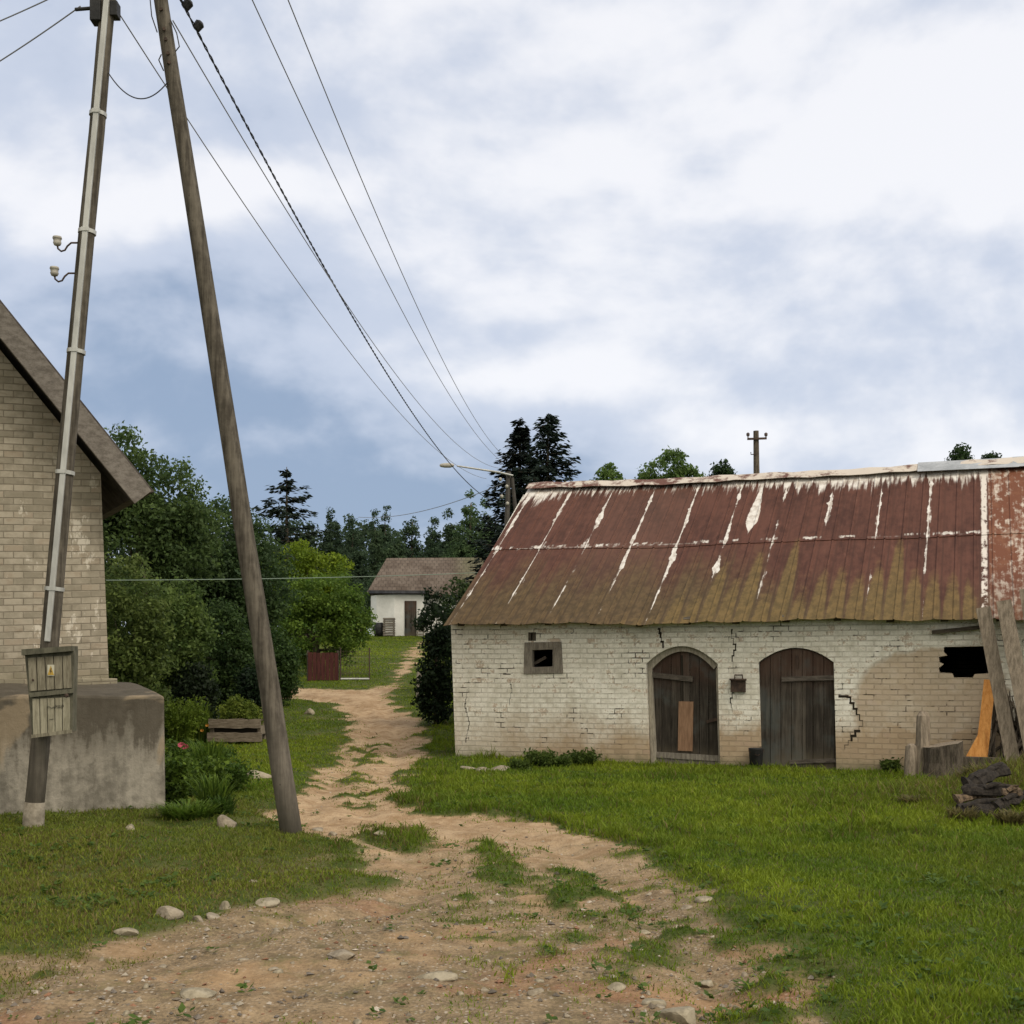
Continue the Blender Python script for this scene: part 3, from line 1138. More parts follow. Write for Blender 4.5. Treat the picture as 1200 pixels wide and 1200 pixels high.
GREYWOOD = simple('grey_weathered_wood', (0.13, 0.115, 0.092), (0.27, 0.24, 0.20), 7, 0.92, (5, 5, 0.7), 0.6, 0.008)
PALEWOOD = simple('limed_frame_wood', (0.22, 0.195, 0.155), (0.40, 0.36, 0.29), 7, 0.92, (5, 5, 0.8), 0.5, 0.008)
BARW = simple('dark_bar_wood', (0.055, 0.046, 0.038), (0.135, 0.115, 0.095), 7, 0.92, (1, 5, 5), 0.5, 0.008)
BROWNB = simple('brown_new_board', (0.20, 0.115, 0.068), (0.30, 0.18, 0.11), 5, 0.85, (5, 5, 0.7), 0.3, 0.005)
IRON = simple('rusty_iron', (0.035, 0.025, 0.02), (0.085, 0.055, 0.04), 14, 0.8)


def planked(opening, depth, thick, shrink, gap=0.008, plank=0.155, bottom=0.0):
    """vertical boards filling an arched opening, cut to its curve; one mesh"""
    m = MB()
    ss_ = [p[0] for p in opening]
    top = sorted(opening[2:], key=lambda p: p[0])
    txs = np.array([p[0] for p in top])
    tzs = np.array([p[1] for p in top])
    a, b = min(p[0] for p in opening[:1] + opening[-1:]) + shrink, max(opening[1][0], opening[2][0]) - shrink
    s = a
    i = 0
    while s < b - 0.02:
        e = min(s + plank, b)
        za = float(np.interp(s, txs, tzs)) - shrink
        zb = float(np.interp(e, txs, tzs)) - shrink
        zm = float(np.interp((s + e) / 2, txs, tzs)) - shrink
        dd = depth + random.uniform(-0.006, 0.006)
        zl = bottom + random.uniform(-0.02, 0.015)
        lo = lean * 0.6
        m.prism([(s + gap / 2, zl), (e - gap / 2, zl), (e - gap / 2 + lo * 0, zb), ((s + e) / 2, zm), (s + gap / 2, za)], to3, dd, dd + thick)
        s = e
        i += 1
    return m, a, b


def wl(px, py, d):
    a = BARN.px(px, py, d)
    return Vector((a[0], d, a[1]))


# door one: framed, two leaves, patched
m, a, b = planked(D1, 0.16, 0.03, 0.07, bottom=0.16)
door1 = m.build('door', DOORM, barn)
door1['label'] = 'framed arched door patched with one brown board'
fr = MB()
inner_top = [(p[0], p[1]) for p in D1[2:]]
k = len(inner_top)
cx_ = sum(p[0] for p in inner_top) / k
outer_l = inner_top
inner_l = [(cx_ + (p[0] - cx_) * 0.87, p[1] - 0.085) for p in inner_top]
ring = outer_l + inner_l[::-1]
fr.prism(ring, to3, 0.085, 0.155)
lw = 0.10
pl, pr_ = D1[0], D1[1]
fr.prism([(pl[0] + 0.005, -0.1), (pl[0] + 0.105, -0.1), (inner_l[-1][0] + 0.0, inner_l[-1][1]), (D1[-1][0] + 0.004, D1[-1][1])], to3, 0.087, 0.157)
fr.prism([(pr_[0] - 0.05, -0.1), (pr_[0] - 0.004, -0.1), (D1[2][0] - 0.004, D1[2][1]), (inner_l[0][0] + 0.03, inner_l[0][1])], to3, 0.087, 0.157)
fr.build('door_frame', PALEWOOD, barn)
MB().board(wl(758, 790, 0.135), wl(812, 796, 0.135), 0.085, 0.04, (0, 0, 1)).build('crossbar', BARW, door1)
MB().board(wl(764, 884, 0.12), wl(846, 889, 0.12), 0.09, 0.05, (0, 0, 1)).build('bottom_rail', GREYWOOD, door1)
MB().board(wl(803, 880, 0.135), wl(804, 822, 0.135), 0.24, 0.022, (1, 0, 0), seg=3).build('patch_board', BROWNB, door1)
MB().board(wl(800, 822, 0.150), wl(799, 768, 0.150), 0.03, 0.012, (1, 0, 0)).build('gap_strip', DARK, door1)
MB().board(wl(828, 846, 0.14), wl(843, 842, 0.14), 0.05, 0.03, (0, 0, 1)).build('hinge', IRON, door1)
MB().board(wl(766, 893, 0.14), wl(846, 894, 0.14), 0.16, 0.03, (0, 0, 1)).build('threshold_board', GREYWOOD, door1)
# door two: frameless, single wide leaf a little proud
m, a, b = planked(D2, 0.05, 0.035, 0.012, bottom=0.02, plank=0.165)
door2 = m.build('door', DOORM, barn)
door2['label'] = 'dark arched door without a frame, beside the black bucket'
MB().board(wl(916, 796, 0.03), wl(979, 794, 0.03), 0.075, 0.04, (0, 0, 1)).build('crossbar', BARW, door2)
MB().board(wl(925, 893, 0.03), wl(980, 891, 0.03), 0.06, 0.03, (0, 0, 1)).build('bottom_rail', BARW, door2)
MB().board(wl(934, 768, 0.035), wl(935, 783, 0.035), 0.03, 0.02, (1, 0, 0)).build('latch', IRON, door2)

# window with thick timber frame
wf = MB()
iw = [BARN.px(*p) for p in ((624, 782), (648, 781), (648, 761), (624, 762))]
wf.prism(win, to3, -0.025, 0.10, [iw])
wnd = wf.build('window', GREYWOOD, barn, bevel=0.006)
MB().board(wl(626, 778, 0.14), wl(640, 770, 0.14), 0.05, 0.03, (0, 0, 1)).build('loose_slat', RAFT, wnd)
# back of the vent pit, niche with iron bracket
vb = MB()
for px in (621, 626):
    vb.board(wl(px, 752, 0.03), wl(px + 0.5, 741, 0.03), 0.05, 0.05, (1, 0, 0))
vb.build('vent_bar', RAFT, barn)
nm = MB()
n0, n1_ = BARN.px(857, 811), BARN.px(874, 797)
nm.box(((n0[0] + n1_[0]) / 2, -0.03, (n0[1] + n1_[1]) / 2), (n1_[0] - n0[0], 0.06, n1_[1] - n0[1]))
nm.box(((n0[0] + n1_[0]) / 2, -0.05, n1_[1] + 0.01), ((n1_[0] - n0[0]) * 1.1, 0.11, 0.025))
nb_ = nm.build('dark_niche_box', IRON, barn)  # the recess's shade is given as a dark box proud of the wall
hb = MB()
hb.tube([wl(861, 797, -0.03), wl(861, 791, -0.03), wl(870, 791, -0.03), wl(870, 797, -0.03)], 0.012, 6)
hb.build('bracket', IRON, nb_)

# cracks that step along the joints
CRK = Mat('open_joint', 1.0, 0.0).color((0.035, 0.029, 0.022)).m


def crack(pts, w=0.022, name='crack'):
    m = MB()
    pp = [BARN.px(*p) for p in pts]
    for a, b in zip(pp[:-1], pp[1:]):
        n = max(1, int(round(abs(b[1] - a[1]) / 0.083)))
        for i in range(n):
            z0 = a[1] + (b[1] - a[1]) * i / n
            z1 = a[1] + (b[1] - a[1]) * (i + 1) / n
            s0 = a[0] + (b[0] - a[0]) * i / n
            s1 = a[0] + (b[0] - a[0]) * (i + 1) / n
            ww = w * random.choice((0.25, 0.45, 0.6, 0.9, 1.1)) * random.uniform(0.8, 1.1)
            m.box(((s0 + s1) / 2, 0.0, z0), (abs(s1 - s0) + ww, 0.006, ww), jit=0.001)
            m.box((s1, -0.0005, (z0 + z1) / 2), (ww * 0.8, 0.006, abs(z1 - z0) + ww * 0.5), jit=0.001)
    m.build(name, CRK, barn)


crack([(984, 816), (993, 817), (1011, 851), (998, 868), (990, 878)], 0.034)
crack([(858, 738), (857, 748), (862, 762), (858, 775), (860, 790)], 0.024)
crack([(858, 742), (866, 752)], 0.02)
crack([(772, 737), (775, 752), (777, 759)], 0.035)
crack([(597, 797), (600, 812), (597, 826)], 0.022)
crack([(590, 790), (598, 790)], 0.03)
crack([(860, 812), (856, 824), (858, 835)], 0.024)
crack([(548, 808), (545, 830), (550, 850), (546, 870)], 0.013)

# ------------------------------------------------------------------ things by the barn
p = on_ground(886, 903)
bk = thing('bucket', 'small black bucket standing on the grass between the two barn doors', 'bucket', BARN.o + BARN.x * BARN.px(886, 897, -0.15)[0] + BARN.y * -0.15)
bk.location.z = gz(bk.location.x, bk.location.y) + 0.03
BLACK = simple('black_rubber', (0.012, 0.012, 0.012), (0.03, 0.03, 0.03), 8, 0.6)
MB().lathe([(0.085, 0), (0.10, 0.02), (0.115, 0.25), (0.122, 0.27), (0.112, 0.27), (0.10, 0.05), (0.01, 0.03)], n=18).build('body', BLACK, bk, True)
MB().tube([(-0.115, 0, 0.25), (-0.12, -0.03, 0.22), (0, -0.13, 0.16), (0.12, -0.03, 0.22), (0.115, 0, 0.25)], 0.005, 6).build('handle', IRON, bk)

ORANGE = simple('fresh_orange_timber', (0.44, 0.175, 0.036), (0.62, 0.30, 0.085), 5, 0.7, (6, 6, 0.7), 0.2, 0.004)
PLANK = simple('silvered_plank', (0.13, 0.106, 0.078), (0.27, 0.222, 0.168), 6, 0.92, (5, 5, 0.6), 0.6, 0.006)


def bw_pt(px, py, d):
    a = BARN.px(px, py, d)
    return BARN.o + BARN.x * a[0] + BARN.y * d + Vector((0, 0, a[1]))


def one(name, mb, mat, label, cat, group=None, bevel=0.0, smooth=False):
    o = mb.build(name, mat, None, smooth, bevel)
    # origin at the base
    v = np.array([tuple(q.co) for q in o.data.vertices])
    c = Vector(((v[:, 0].min() + v[:, 0].max()) / 2, (v[:, 1].min() + v[:, 1].max()) / 2, v[:, 2].min()))
    o.data.transform(Matrix.Translation(-c))
    o.location = c
    return tag(o, label, cat, group)


one('leaning_plank', MB().board(bw_pt(1189, 902, -0.85), bw_pt(1152, 712, -0.42), 0.20, 0.04, BARN.x, 0.03, 6, 0.05), PLANK,
    'long grey plank leaning on the eave next to the hole in the barn wall', 'plank')
one('leaning_plank', MB().board(bw_pt(1212, 895, -0.95), bw_pt(1176, 704, -0.46), 0.21, 0.04, BARN.x, -0.03, 6, 0.05), PLANK,
    'tallest grey plank leaning on the eave beside the plank near the hole', 'plank')
one('leaning_plank', MB().board(bw_pt(1232, 890, -0.9), bw_pt(1203, 690, -0.46), 0.19, 0.04, BARN.x, 0.02, 6, 0.05), PLANK,
    'grey plank leaning on the eave, cut by the edge of the photo', 'plank')
one('orange_board', MB().board(bw_pt(1150, 888, -0.62), bw_pt(1160, 797, -0.18), 0.165, 0.03, BARN.x, 0.0, 4, 0.03), ORANGE,
    'tall bright orange board leaning upright against the barn wall', 'board')
one('orange_board', MB().prism([(0, 0), (0.30, 0), (0.27, 0.40), (0.20, 0.38)], lambda a, b, d: bw_pt(1131, 888, -0.68) + BARN.x * a + BARN.y * (d + b * 0.3) + Vector((0, 0, b)), 0, 0.03), ORANGE,
    'short wedge shaped orange offcut leaning at the foot of the tall orange board', 'board')
# cut blocks and stump below
SPLIT = simple('split_old_wood', (0.035, 0.028, 0.021), (0.115, 0.095, 0.072), 8, 0.95, (4, 4, 0.7), 0.8, 0.012)
c0 = bw_pt(1106, 912, -1.0)
bz = gz(c0.x, c0.y) - 0.05
st_ = thing('tree_stump', 'dark weathered tree stump with a sawn top by the barn wall', 'stump', (c0.x, c0.y, bz))
prof = []
m = MB()
n = 22
hh = bw_pt(1106, 872, -1.0).z - bz
ringz = [0, 0.1, hh * 0.5, hh * 0.9, hh]
vs, fs = [], []
for i, zz in enumerate(ringz):
    for k in range(n):
        a = 2 * math.pi * k / n
        r = (0.265 + (0.06 if i == 0 else 0.03 if i == 1 else 0)) * (1 + 0.09 * math.sin(a * 5 + 1) + 0.06 * math.sin(a * 9)) + random.uniform(-0.012, 0.012)
        vs.append((r * math.cos(a), r * math.sin(a) * 0.8, zz + (0.05 * math.cos(a) if i == 4 else 0)))
for i in range(len(ringz) - 1):
    for k in range(n):
        fs.append((i * n + k, i * n + (k + 1) % n, (i + 1) * n + (k + 1) % n, (i + 1) * n + k))
m.add(vs, fs)
m.build('bark', SPLIT, st_)
MB().add([vs[4 * n + k] for k in range(n)] , [tuple(range(n))]).build('sawn_top', PLANK, st_)
for i, (xa, xb, yt, yb, d, lab) in enumerate([(1060, 1076, 872, 914, -1.05, 'short split post standing in the grass before the stump'),
                                           (1072, 1090, 834, 914, -0.95, 'taller split grey post standing beside the stump')]):
    base_, top_ = bw_pt((xa + xb) / 2, yb, d), bw_pt((xa + xb) / 2 + 1, yt, d + 0.12)
    base_.z = gz(base_.x, base_.y) - 0.05
    one('split_post', MB().tube([base_, base_.lerp(top_, 0.5), base_.lerp(top_, 0.93), top_], [0.135, 0.135, 0.12, 0.07], 9, True, 0.7), PLANK, lab, 'post')
c0 = bw_pt(1148, 905, -0.75)
hb = bw_pt(1148, 887, -0.7).z
gb = gz(c0.x, c0.y)
one('wood_block', MB().box((c0.x, c0.y, (gb + hb) / 2 - 0.03), (0.55, 0.36, hb - gb + 0.06), Matrix.Rotation(BARN_A, 3, 'Z'), 1.0, 0.02), SPLIT,
    'squat wood block under the orange boards', 'block', None, 0.01)
# brushwood behind the planks
bs = MB()
rs = random.Random(3)
for i in range(70):
    a = bw_pt(rs.uniform(1156, 1240), rs.uniform(885, 905), rs.uniform(-0.42, -0.2))
    b = bw_pt(rs.uniform(1162, 1250), rs.uniform(796, 872), rs.uniform(-0.2, -0.06))
    a.z = max(a.z, gz(a.x, a.y) - 0.02)
    mid_ = a.lerp(b, 0.5) + Vector((rs.uniform(-.08, .08), rs.uniform(-.05, .05), 0))
    bs.tube([a, mid_, b], [rs.uniform(0.018, 0.04), 0.022, 0.008], 6)
one('brushwood', bs, SPLIT, 'dark bundle of sticks stacked behind the leaning grey planks', 'sticks')
# rotten boards on the heap
ROT = simple('rotten_wood', (0.010, 0.008, 0.007), (0.040, 0.033, 0.026), 9, 0.95, (3, 3, 3), 0.8, 0.015)
ROTB = simple('rotten_wood_tan', (0.03, 0.022, 0.015), (0.17, 0.12, 0.075), 9, 0.95, (3, 3, 3), 0.8, 0.015)


def heap_pt(px, py, dy=0.0, up=0.0):
    a = ground_px(px, py)
    return Vector((a[0], a[1] + dy, gz(a[0], a[1] + dy) + up))


for i, (x0, y0, x1, y1, w, up, mt, lab) in enumerate([
        (1124, 965, 1180, 960, 0.20, 0.08, ROT, 'lowest blackened log of the rotten wood heap on the grassy mound'),
        (1120, 958, 1176, 948, 0.17, 0.15, ROTB, 'brownish rotten split log lying across the heap on the mound'),
        (1128, 956, 1186, 954, 0.18, 0.21, ROT, 'dark rotten log in the middle of the heap on the mound'),
        (1132, 954, 1178, 936, 0.22, 0.27, ROT, 'topmost slanting slab of bark on the rotten wood heap'),
        (1166, 962, 1204, 950, 0.16, 0.11, ROT, 'dark rotten log at the end of the heap, cut by the photo edge'),
        (1174, 958, 1196, 954, 0.12, 0.20, ROTB, 'short tan broken chunk on the end of the rotten heap')]):
    a, b = heap_pt(x0, y0, 0, up), heap_pt(x1, y1, 0, up)
    rq = random.Random(i + 3)
    mb = MB()
    nn3 = 9
    pl3 = [a.lerp(b, k / (nn3 - 1)) + Vector((0, rq.uniform(-.02, .02), rq.uniform(-.018, .018))) for k in range(nn3)]
    mb.tube(pl3, [w * 0.42 * rq.uniform(0.65, 1.15) for _ in range(nn3)], 9, True, 0.45)
    for _ in range(3):
        k0 = rq.uniform(0.0, 0.5)
        s0 = a.lerp(b, k0) + Vector((0, rq.uniform(-.05, .05), w * 0.2))
        s1 = a.lerp(b, k0 + rq.uniform(0.3, 0.6)) + Vector((0, rq.uniform(-.06, .02), w * 0.22 + rq.uniform(-.02, .04)))
        mb.tube([s0, s0.lerp(s1, 0.5) + Vector((0, 0, 0.015)), s1], [0.022, 0.030, 0.012], 6, True, 0.5)
    one('rotten_log', mb, mt, lab, 'log', 'rotten split logs on the mound')

# ------------------------------------------------------------------ brick house
house = thing('brick_house', 'pale brick house gable with wide brown bargeboard behind the utility pole', 'house', HOUSE.o, HOUSE_A)
hm = Mat('beige_painted_brick', 0.92, 0.15)
x, y, z = hm.xyz(hm.tc())
v = hm.vec(x, z - x * 0.045 + hm.noise(hm.vec(x, 0.0, 1.0), 0.7, 2) * 0.03, 0.0)
bc, bf = hm.brick(v, 0.205, 0.074, 0.007, 0.6)
bn, _, _ = hm.xyz(bc)
na = hm.noise(hm.tc(), 1.4, 5, 0.62)
nb = hm.noise(hm.tc(), 8.0, 5, 0.66)
nc = hm.noise(hm.tc(), 40.0, 3, 0.7)
c = hm.mix((0.25, 0.22, 0.165), (0.42, 0.37, 0.29), (na * 0.3 + nb * 0.45 + bn * 0.25).ss(0.35, 0.65))
c = hm.mix(c, (0.21, 0.175, 0.125), hm.noise(hm.vec(x * 1.5, z * 3.0, 9.0), 2.0, 5, 0.7).ss(0.52, 0.68) * 0.55)
c = hm.mix(c, (0.22, 0.165, 0.11), (bn * 0.5 + nb * 0.5).ss(0.6, 0.75) * 0.5)
c = hm.mix(c, (0.58, 0.53, 0.44), (hm.noise(hm.vec(x * 1.6, z * 0.9, 4.0), 1.7, 6, 0.72).ss(0.575, 0.62) * (z.ss(3.0, 1.8))) * 0.85)
c = hm.mix(c, (0.19, 0.17, 0.11), (z + (nb - 0.5) * 0.4).ss(0.35, 0.0) * 0.5)
c = hm.mix(c, (0.145, 0.12, 0.085), bf * (na.ss(0.3, 0.6) * 0.5 + 0.15))
hm.color(c)
hm.bump((1 - bf) * 0.7 + nb * 0.3 + nc * 0.15, 0.8, 0.012)
e0 = HOUSE.px(158, 590, -0.45)      # lower end of the bargeboard, bottom edge
e1 = HOUSE.px(0, 395, -0.45)
slope = (e1[1] - e0[1]) / (e1[0] - e0[0])      # negative: rises to the left
HW = 8.4
xr = HOUSE.px(118, 575, 0)[0]
APX = -HW / 2
ov = e0[0]


def rake(xx, off=0.0):
    xx2 = xx if xx > APX else 2 * APX - xx
    return e0[1] + slope * (xx2 - e0[0]) + off


hw = MB()
zt = rake(xr, 0.03)
poly = [(-HW, -0.1), (0.0, -0.1), (xr, zt), (APX, rake(APX, 0.03)), (-HW - xr, rake(-HW - xr, 0.03))]
hw.prism(poly, to3, 0.0, 0.3)
hw.box((-0.15 + xr * 0.5, 4.6, (zt - 0.3) / 2), (0.3, 8.6, zt - 0.2), None)
hw.box((-HW + 0.15, 4.6, (zt - 0.3) / 2), (0.3, 8.6, zt - 0.2), None)
hw.prism(poly, to3, 8.9, 9.2)
hw.build('wall', hm.m, house)
# stepped brick footing
MB().box((-HW / 2 + 0.03, 0.1, -0.03), (HW + 0.10, 0.32, 0.10)).build('footing', hm.m, house, bevel=0.01)
# bargeboard
BROWN = simple('weathered_bargeboard', (0.112, 0.097, 0.082), (0.205, 0.182, 0.158), 6, 0.9, (1.5, 3, 3), 0.5, 0.008)
fh = 0.24
bb = MB()
ln_ = math.hypot(1, slope)
# end cut square to the slope
un = Vector((1 / ln_, slope / ln_))
upn = Vector((-slope / ln_, 1 / ln_)) if slope < 0 else Vector((slope / ln_, 1 / ln_))
upn = Vector((abs(slope) / ln_, 1 / ln_))
lowp = Vector(e0)
polyb = [tuple(lowp), tuple(lowp + upn * fh), (APX, rake(APX) + fh * ln_), (APX, rake(APX))]
bb.prism(polyb, to3, -0.45, -0.41)
bb.prism([(2 * APX - p[0], p[1]) for p in polyb], to3, -0.45, -0.41)
bb.build('bargeboard', BROWN, house)
rf = MB()
for mir in (0, 1):
    q0 = lowp + upn * (fh - 0.10) - un * -0.02
    q1 = lowp + upn * (fh + 0.02)
    pol = [tuple(lowp + upn * (fh - 0.12) - Vector(un) * 0.05), tuple(lowp + upn * (fh + 0.03) + Vector(un) * 0.03),
           (APX, rake(APX) + (fh + 0.03) * ln_), (APX, rake(APX) + (fh - 0.12) * ln_)]
    if mir:
        pol = [(2 * APX - p[0], p[1]) for p in pol]
    rf.prism(pol, to3, -0.405, 9.6)
DARKROOF = simple('dark_roof_sheet', (0.05, 0.042, 0.038), (0.11, 0.095, 0.085), 5, 0.9)
rf.build('roof', DARKROOF, house)
sf = MB()
pol = [tuple(lowp + upn * (fh - 0.15) - Vector(un) * 0.08), tuple(lowp + upn * (fh - 0.123) - Vector(un) * 0.08),
       (APX, rake(APX) + (fh - 0.123) * ln_), (APX, rake(APX) + (fh - 0.15) * ln_)]
sf.prism(pol, to3, -0.404, -0.003)
sf.build('soffit', simple('soffit_board', (0.04, 0.032, 0.025), (0.08, 0.066, 0.052), 6, 0.95, (1, 6, 1)), house)

# concrete platform
CONC = Mat('old_concrete', 0.93, 0.15)
x, y, z = CONC.xyz(CONC.tc())
na = CONC.noise(CONC.tc(), 1.6, 6, 0.65)
nb = CONC.noise(CONC.tc(), 9.0, 6, 0.7)
sk = CONC.noise(CONC.vec(x * 5.0, y * 5.0, z * 0.6), 1.6, 5, 0.6)
c = CONC.mix((0.15, 0.135, 0.108), (0.36, 0.325, 0.265), (na * 0.35 + nb * 0.35 + sk * 0.3).ss(0.38, 0.62))
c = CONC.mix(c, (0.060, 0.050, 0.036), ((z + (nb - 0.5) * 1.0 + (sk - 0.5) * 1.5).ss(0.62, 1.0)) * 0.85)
c = CONC.mix(c, (0.05, 0.043, 0.033), CONC.noise(CONC.vec(x * 3.0, y * 3.0, z * 0.5), 2.2, 5, 0.7).ss(0.56, 0.70) * 0.55)
c = CONC.mix(c, (0.32, 0.25, 0.165), CONC.noise(CONC.tc(), 1.1, 4, 0.6, 0.5).ss(0.60, 0.66) * 0.6)
c = CONC.mix(c, (0.09, 0.09, 0.045), (z + (nb - 0.5) * 0.3).ss(0.22, 0.05) * 0.7)
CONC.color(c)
CONC.bump(na * 0.4 + nb * 0.6, 0.8, 0.025)
pc = HOUSE.local(P(193, 962, 13.5))
plat = MB()
px0, py0 = pc.x, pc.y
gzb = -HOUSE.o.z - 0.3
ftop = P(192, 813, 13.5).z - HOUSE.o.z
n = 26
# gently sagging top, sloping up to the wall; built as a grid block
xs_ = np.linspace(-6.5, px0, n)
ys_ = np.linspace(py0, 3.0, 12)
vs, fs = [], []
for j, yy in enumerate(ys_):
    for i, xx in enumerate(xs_):
        k = min(1.0, (yy - py0) / (0 - py0))
        zz = ftop + (-0.03 - ftop) * k + 0.012 * math.sin(xx * 4.0 + yy)
        if i == n - 1:
            zz -= 0.012
        if j == 0:
            zz -= 0.01
        vs.append((xx, yy, zz))
for j in range(11):
    for i in range(n - 1):
        fs.append((j * n + i, j * n + i + 1, (j + 1) * n + i + 1, (j + 1) * n + i))
o = len(vs)
bot = [(v_[0] + (0.012 if v_[0] > px0 - 0.01 else 0), v_[1] - (0.03 if v_[1] < py0 + 0.01 else 0), gzb) for v_ in vs]
edge = [i for i in range(n)] + [j * n + n - 1 for j in range(1, 12)] + [11 * n + i for i in range(n - 2, -1, -1)] + [j * n for j in range(10, 0, -1)]
for k in range(len(edge)):
    a, b = edge[k], edge[(k + 1) % len(edge)]
    fs.append((a, b, o + b, o + a))
plat.add(vs + bot, fs)
CONCM = CONC.m
pl = thing('concrete_platform', 'stained concrete loading platform in front of the brick house', 'platform', (HOUSE.o.x, HOUSE.o.y, 0.0), HOUSE_A)
po = plat.build('block', CONCM, pl, bevel=0.03)
po.data.transform(Matrix.Translation((0, 0, HOUSE.o.z)))

# ------------------------------------------------------------------ poles
pw_ = Mat('creosoted_pole', 0.9, 0.2)
x, y, z = pw_.xyz(pw_.pos())
nn_ = pw_.noise(pw_.vec(x * 9, y * 9, z * 0.5), 2.5, 5, 0.65)
n2_ = pw_.noise(pw_.pos(), 9.0, 4, 0.65)
c = pw_.mix((0.046, 0.039, 0.030), (0.140, 0.122, 0.096), (nn_ * 0.7 + n2_ * 0.3).ss(0.36, 0.66))
c = pw_.mix(c, (0.20, 0.175, 0.145), z.ss(1.6, 0.0) * 0.45)
c = pw_.mix(c, (0.02, 0.016, 0.014), n2_.ss(0.70, 0.76) * 0.7)
pw_.color(c)
pw_.bump(nn_, 0.7, 0.012)
POLEM = pw_.m
GALV = simple('galvanised_steel', (0.36, 0.36, 0.34), (0.50, 0.50, 0.47), 5, 0.5, (1, 1, 0.3), 0.1, 0.003, metallic=0.35)
PORC = simple('brown_porcelain', (0.05, 0.03, 0.022), (0.09, 0.055, 0.04), 5, 0.3, spec=0.5)
PORCW = simple('grey_porcelain', (0.30, 0.28, 0.24), (0.42, 0.40, 0.34), 9, 0.45)


def pole_pts(b, t, n=12, wob=0.005):
    return [b.lerp(t, i / (n - 1)) + Vector((random.uniform(-wob, wob), random.uniform(-wob, wob), 0)) for i in range(n)]


YP = 12.0
LB, LT = P(37, 985, YP), P(141, -150, YP + 0.15)
LB.z = gz(LB.x, LB.y) - 0.1
pa = thing('utility_pole', 'leaning wooden utility pole with a pale steel conduit and meter cabinet', 'utility pole', LB)
pts = pole_pts(LB, LT)
m = MB()
m.tube([p_ - LB for p_ in pts], [0.088 - 0.022 * i / 11 for i in range(12)], 14)
m.build('post', POLEM, pa, True)


def on_pole(B, T, yy):
    """axis point of a pole at picture row yy"""
    zz = CZ - (yy - YH) / F * YP
    k = (zz - B.z) / (T.z - B.z)
    return B.lerp(T, k)


fwd = Vector((0, -1, 0))
c0, c1 = on_pole(LB, LT, 752), on_pole(LB, LT, -140)
off = Vector((0.012, -0.090, 0))
m = MB()
m.board(c0 - LB + off, c1 - LB + off + Vector((-0.005, 0.02, 0)), 0.052, 0.03, (1, 0, 0), 0, 10)
m.build('conduit', GALV, pa, bevel=0.006)
for yy in (128, 268, 410, 553, 690):
    q = on_pole(LB, LT, yy) - LB
    ax = (LT - LB).normalized()
    m = MB()
    k = (q.z) / (LT - LB).z
    r = 0.088 - 0.022 * k + 0.006
    M = ax.to_track_quat('Z', 'Y').to_matrix()
    m.lathe([(r, -0.018), (r + 0.004, -0.018), (r + 0.004, 0.018), (r, 0.018)], q, 16, M)
    m.box(q + Vector((0.012, -r - 0.018, 0)), (0.075, 0.008, 0.036))
    m.build('strap', GALV, pa)
# concrete stub
m = MB()
q0, q1 = on_pole(LB, LT, 988) - LB, on_pole(LB, LT, 940) - LB
m.tube([q0 + Vector((0, 0, -0.15)), q1], [0.104, 0.094], 14)
m.build('concrete_collar', simple('pale_concrete', (0.13, 0.112, 0.084), (0.25, 0.22, 0.17), 8, 0.95), pa, True)
for yy in (282, 318):
    q = on_pole(LB, LT, yy) - LB
    hk = MB()
    sc_ = YP / F
    pp = [q + Vector((-0.06, -0.03, 0)), q + Vector((-0.13, -0.03, 0)), q + Vector((-0.165, -0.03, -0.03)), q + Vector((-0.19, -0.03, -0.07)), q + Vector((-0.225, -0.03, -0.08)),
          q + Vector((-0.255, -0.03, -0.055)), q + Vector((-0.262, -0.03, -0.01))]
    hk.tube(pp, 0.009, 7)
    h_ = hk.build('insulator_hook', IRON, pa, True)
    MB().lathe([(0.012, -0.02), (0.030, -0.012), (0.040, 0.012), (0.034, 0.02), (0.038, 0.045), (0.044, 0.05), (0.040, 0.068), (0.012, 0.075)], pp[-1], 14).build('insulator', PORCW, h_, True)
# dark clamp high up
q = on_pole(LB, LT, 8) - LB
m = MB()
m.box(q + Vector((-0.09, -0.02, 0.0)), (0.10, 0.14, 0.20), None, 1.0)
m.box(q + Vector((0.075, 0.0, 0.03)), (0.07, 0.12, 0.14))
m.tube([q + Vector((-0.30, -0.02, 0.03)), q + Vector((-0.05, -0.02, 0.05))], 0.018, 8)
m.build('cable_clamp', BLACK, pa, bevel=0.01)

RB, RT = P(344, 990, YP), P(163, -165, YP + 0.25)
RB.z = gz(RB.x, RB.y) - 0.1
pb = thing('utility_pole', 'bare wooden utility pole leaning from the edge of the dirt track', 'utility pole', RB)
m = MB()
m.tube([p_ - RB for p_ in pole_pts(RB, RT, 14, 0.006)], [0.104 - 0.044 * i / 13 for i in range(14)], 14)
m.build('post', POLEM, pb, True)
for yy in (2, 26, 38, 55, 66):
    q = on_pole(RB, RT, yy) - RB
    m = MB().tube([q + Vector((random.uniform(-0.02, 0.02), -0.05, 0)), q + Vector((0, -0.085, 0))], 0.016, 8)
    m.build('bolt', IRON, pb)
# crossarm above the picture, carrying the overhead lines
xa = MB()
q = on_pole(RB, RT, -120) - RB
xa.board(q + Vector((-0.5, -0.10, 0)), q + Vector((1.0, -0.10, 0)), 0.10, 0.10, (0, 0, 1))
arm = xa.build('crossarm', POLEM, pb)
for dx in (0.15, 0.55, 0.95):
    MB().lathe([(0.012, 0.05), (0.035, 0.06), (0.05, 0.11), (0.03, 0.13), (0.04, 0.17), (0.012, 0.19)], q + Vector((dx, -0.10, 0)), 12).build('insulator', PORC, arm, True)
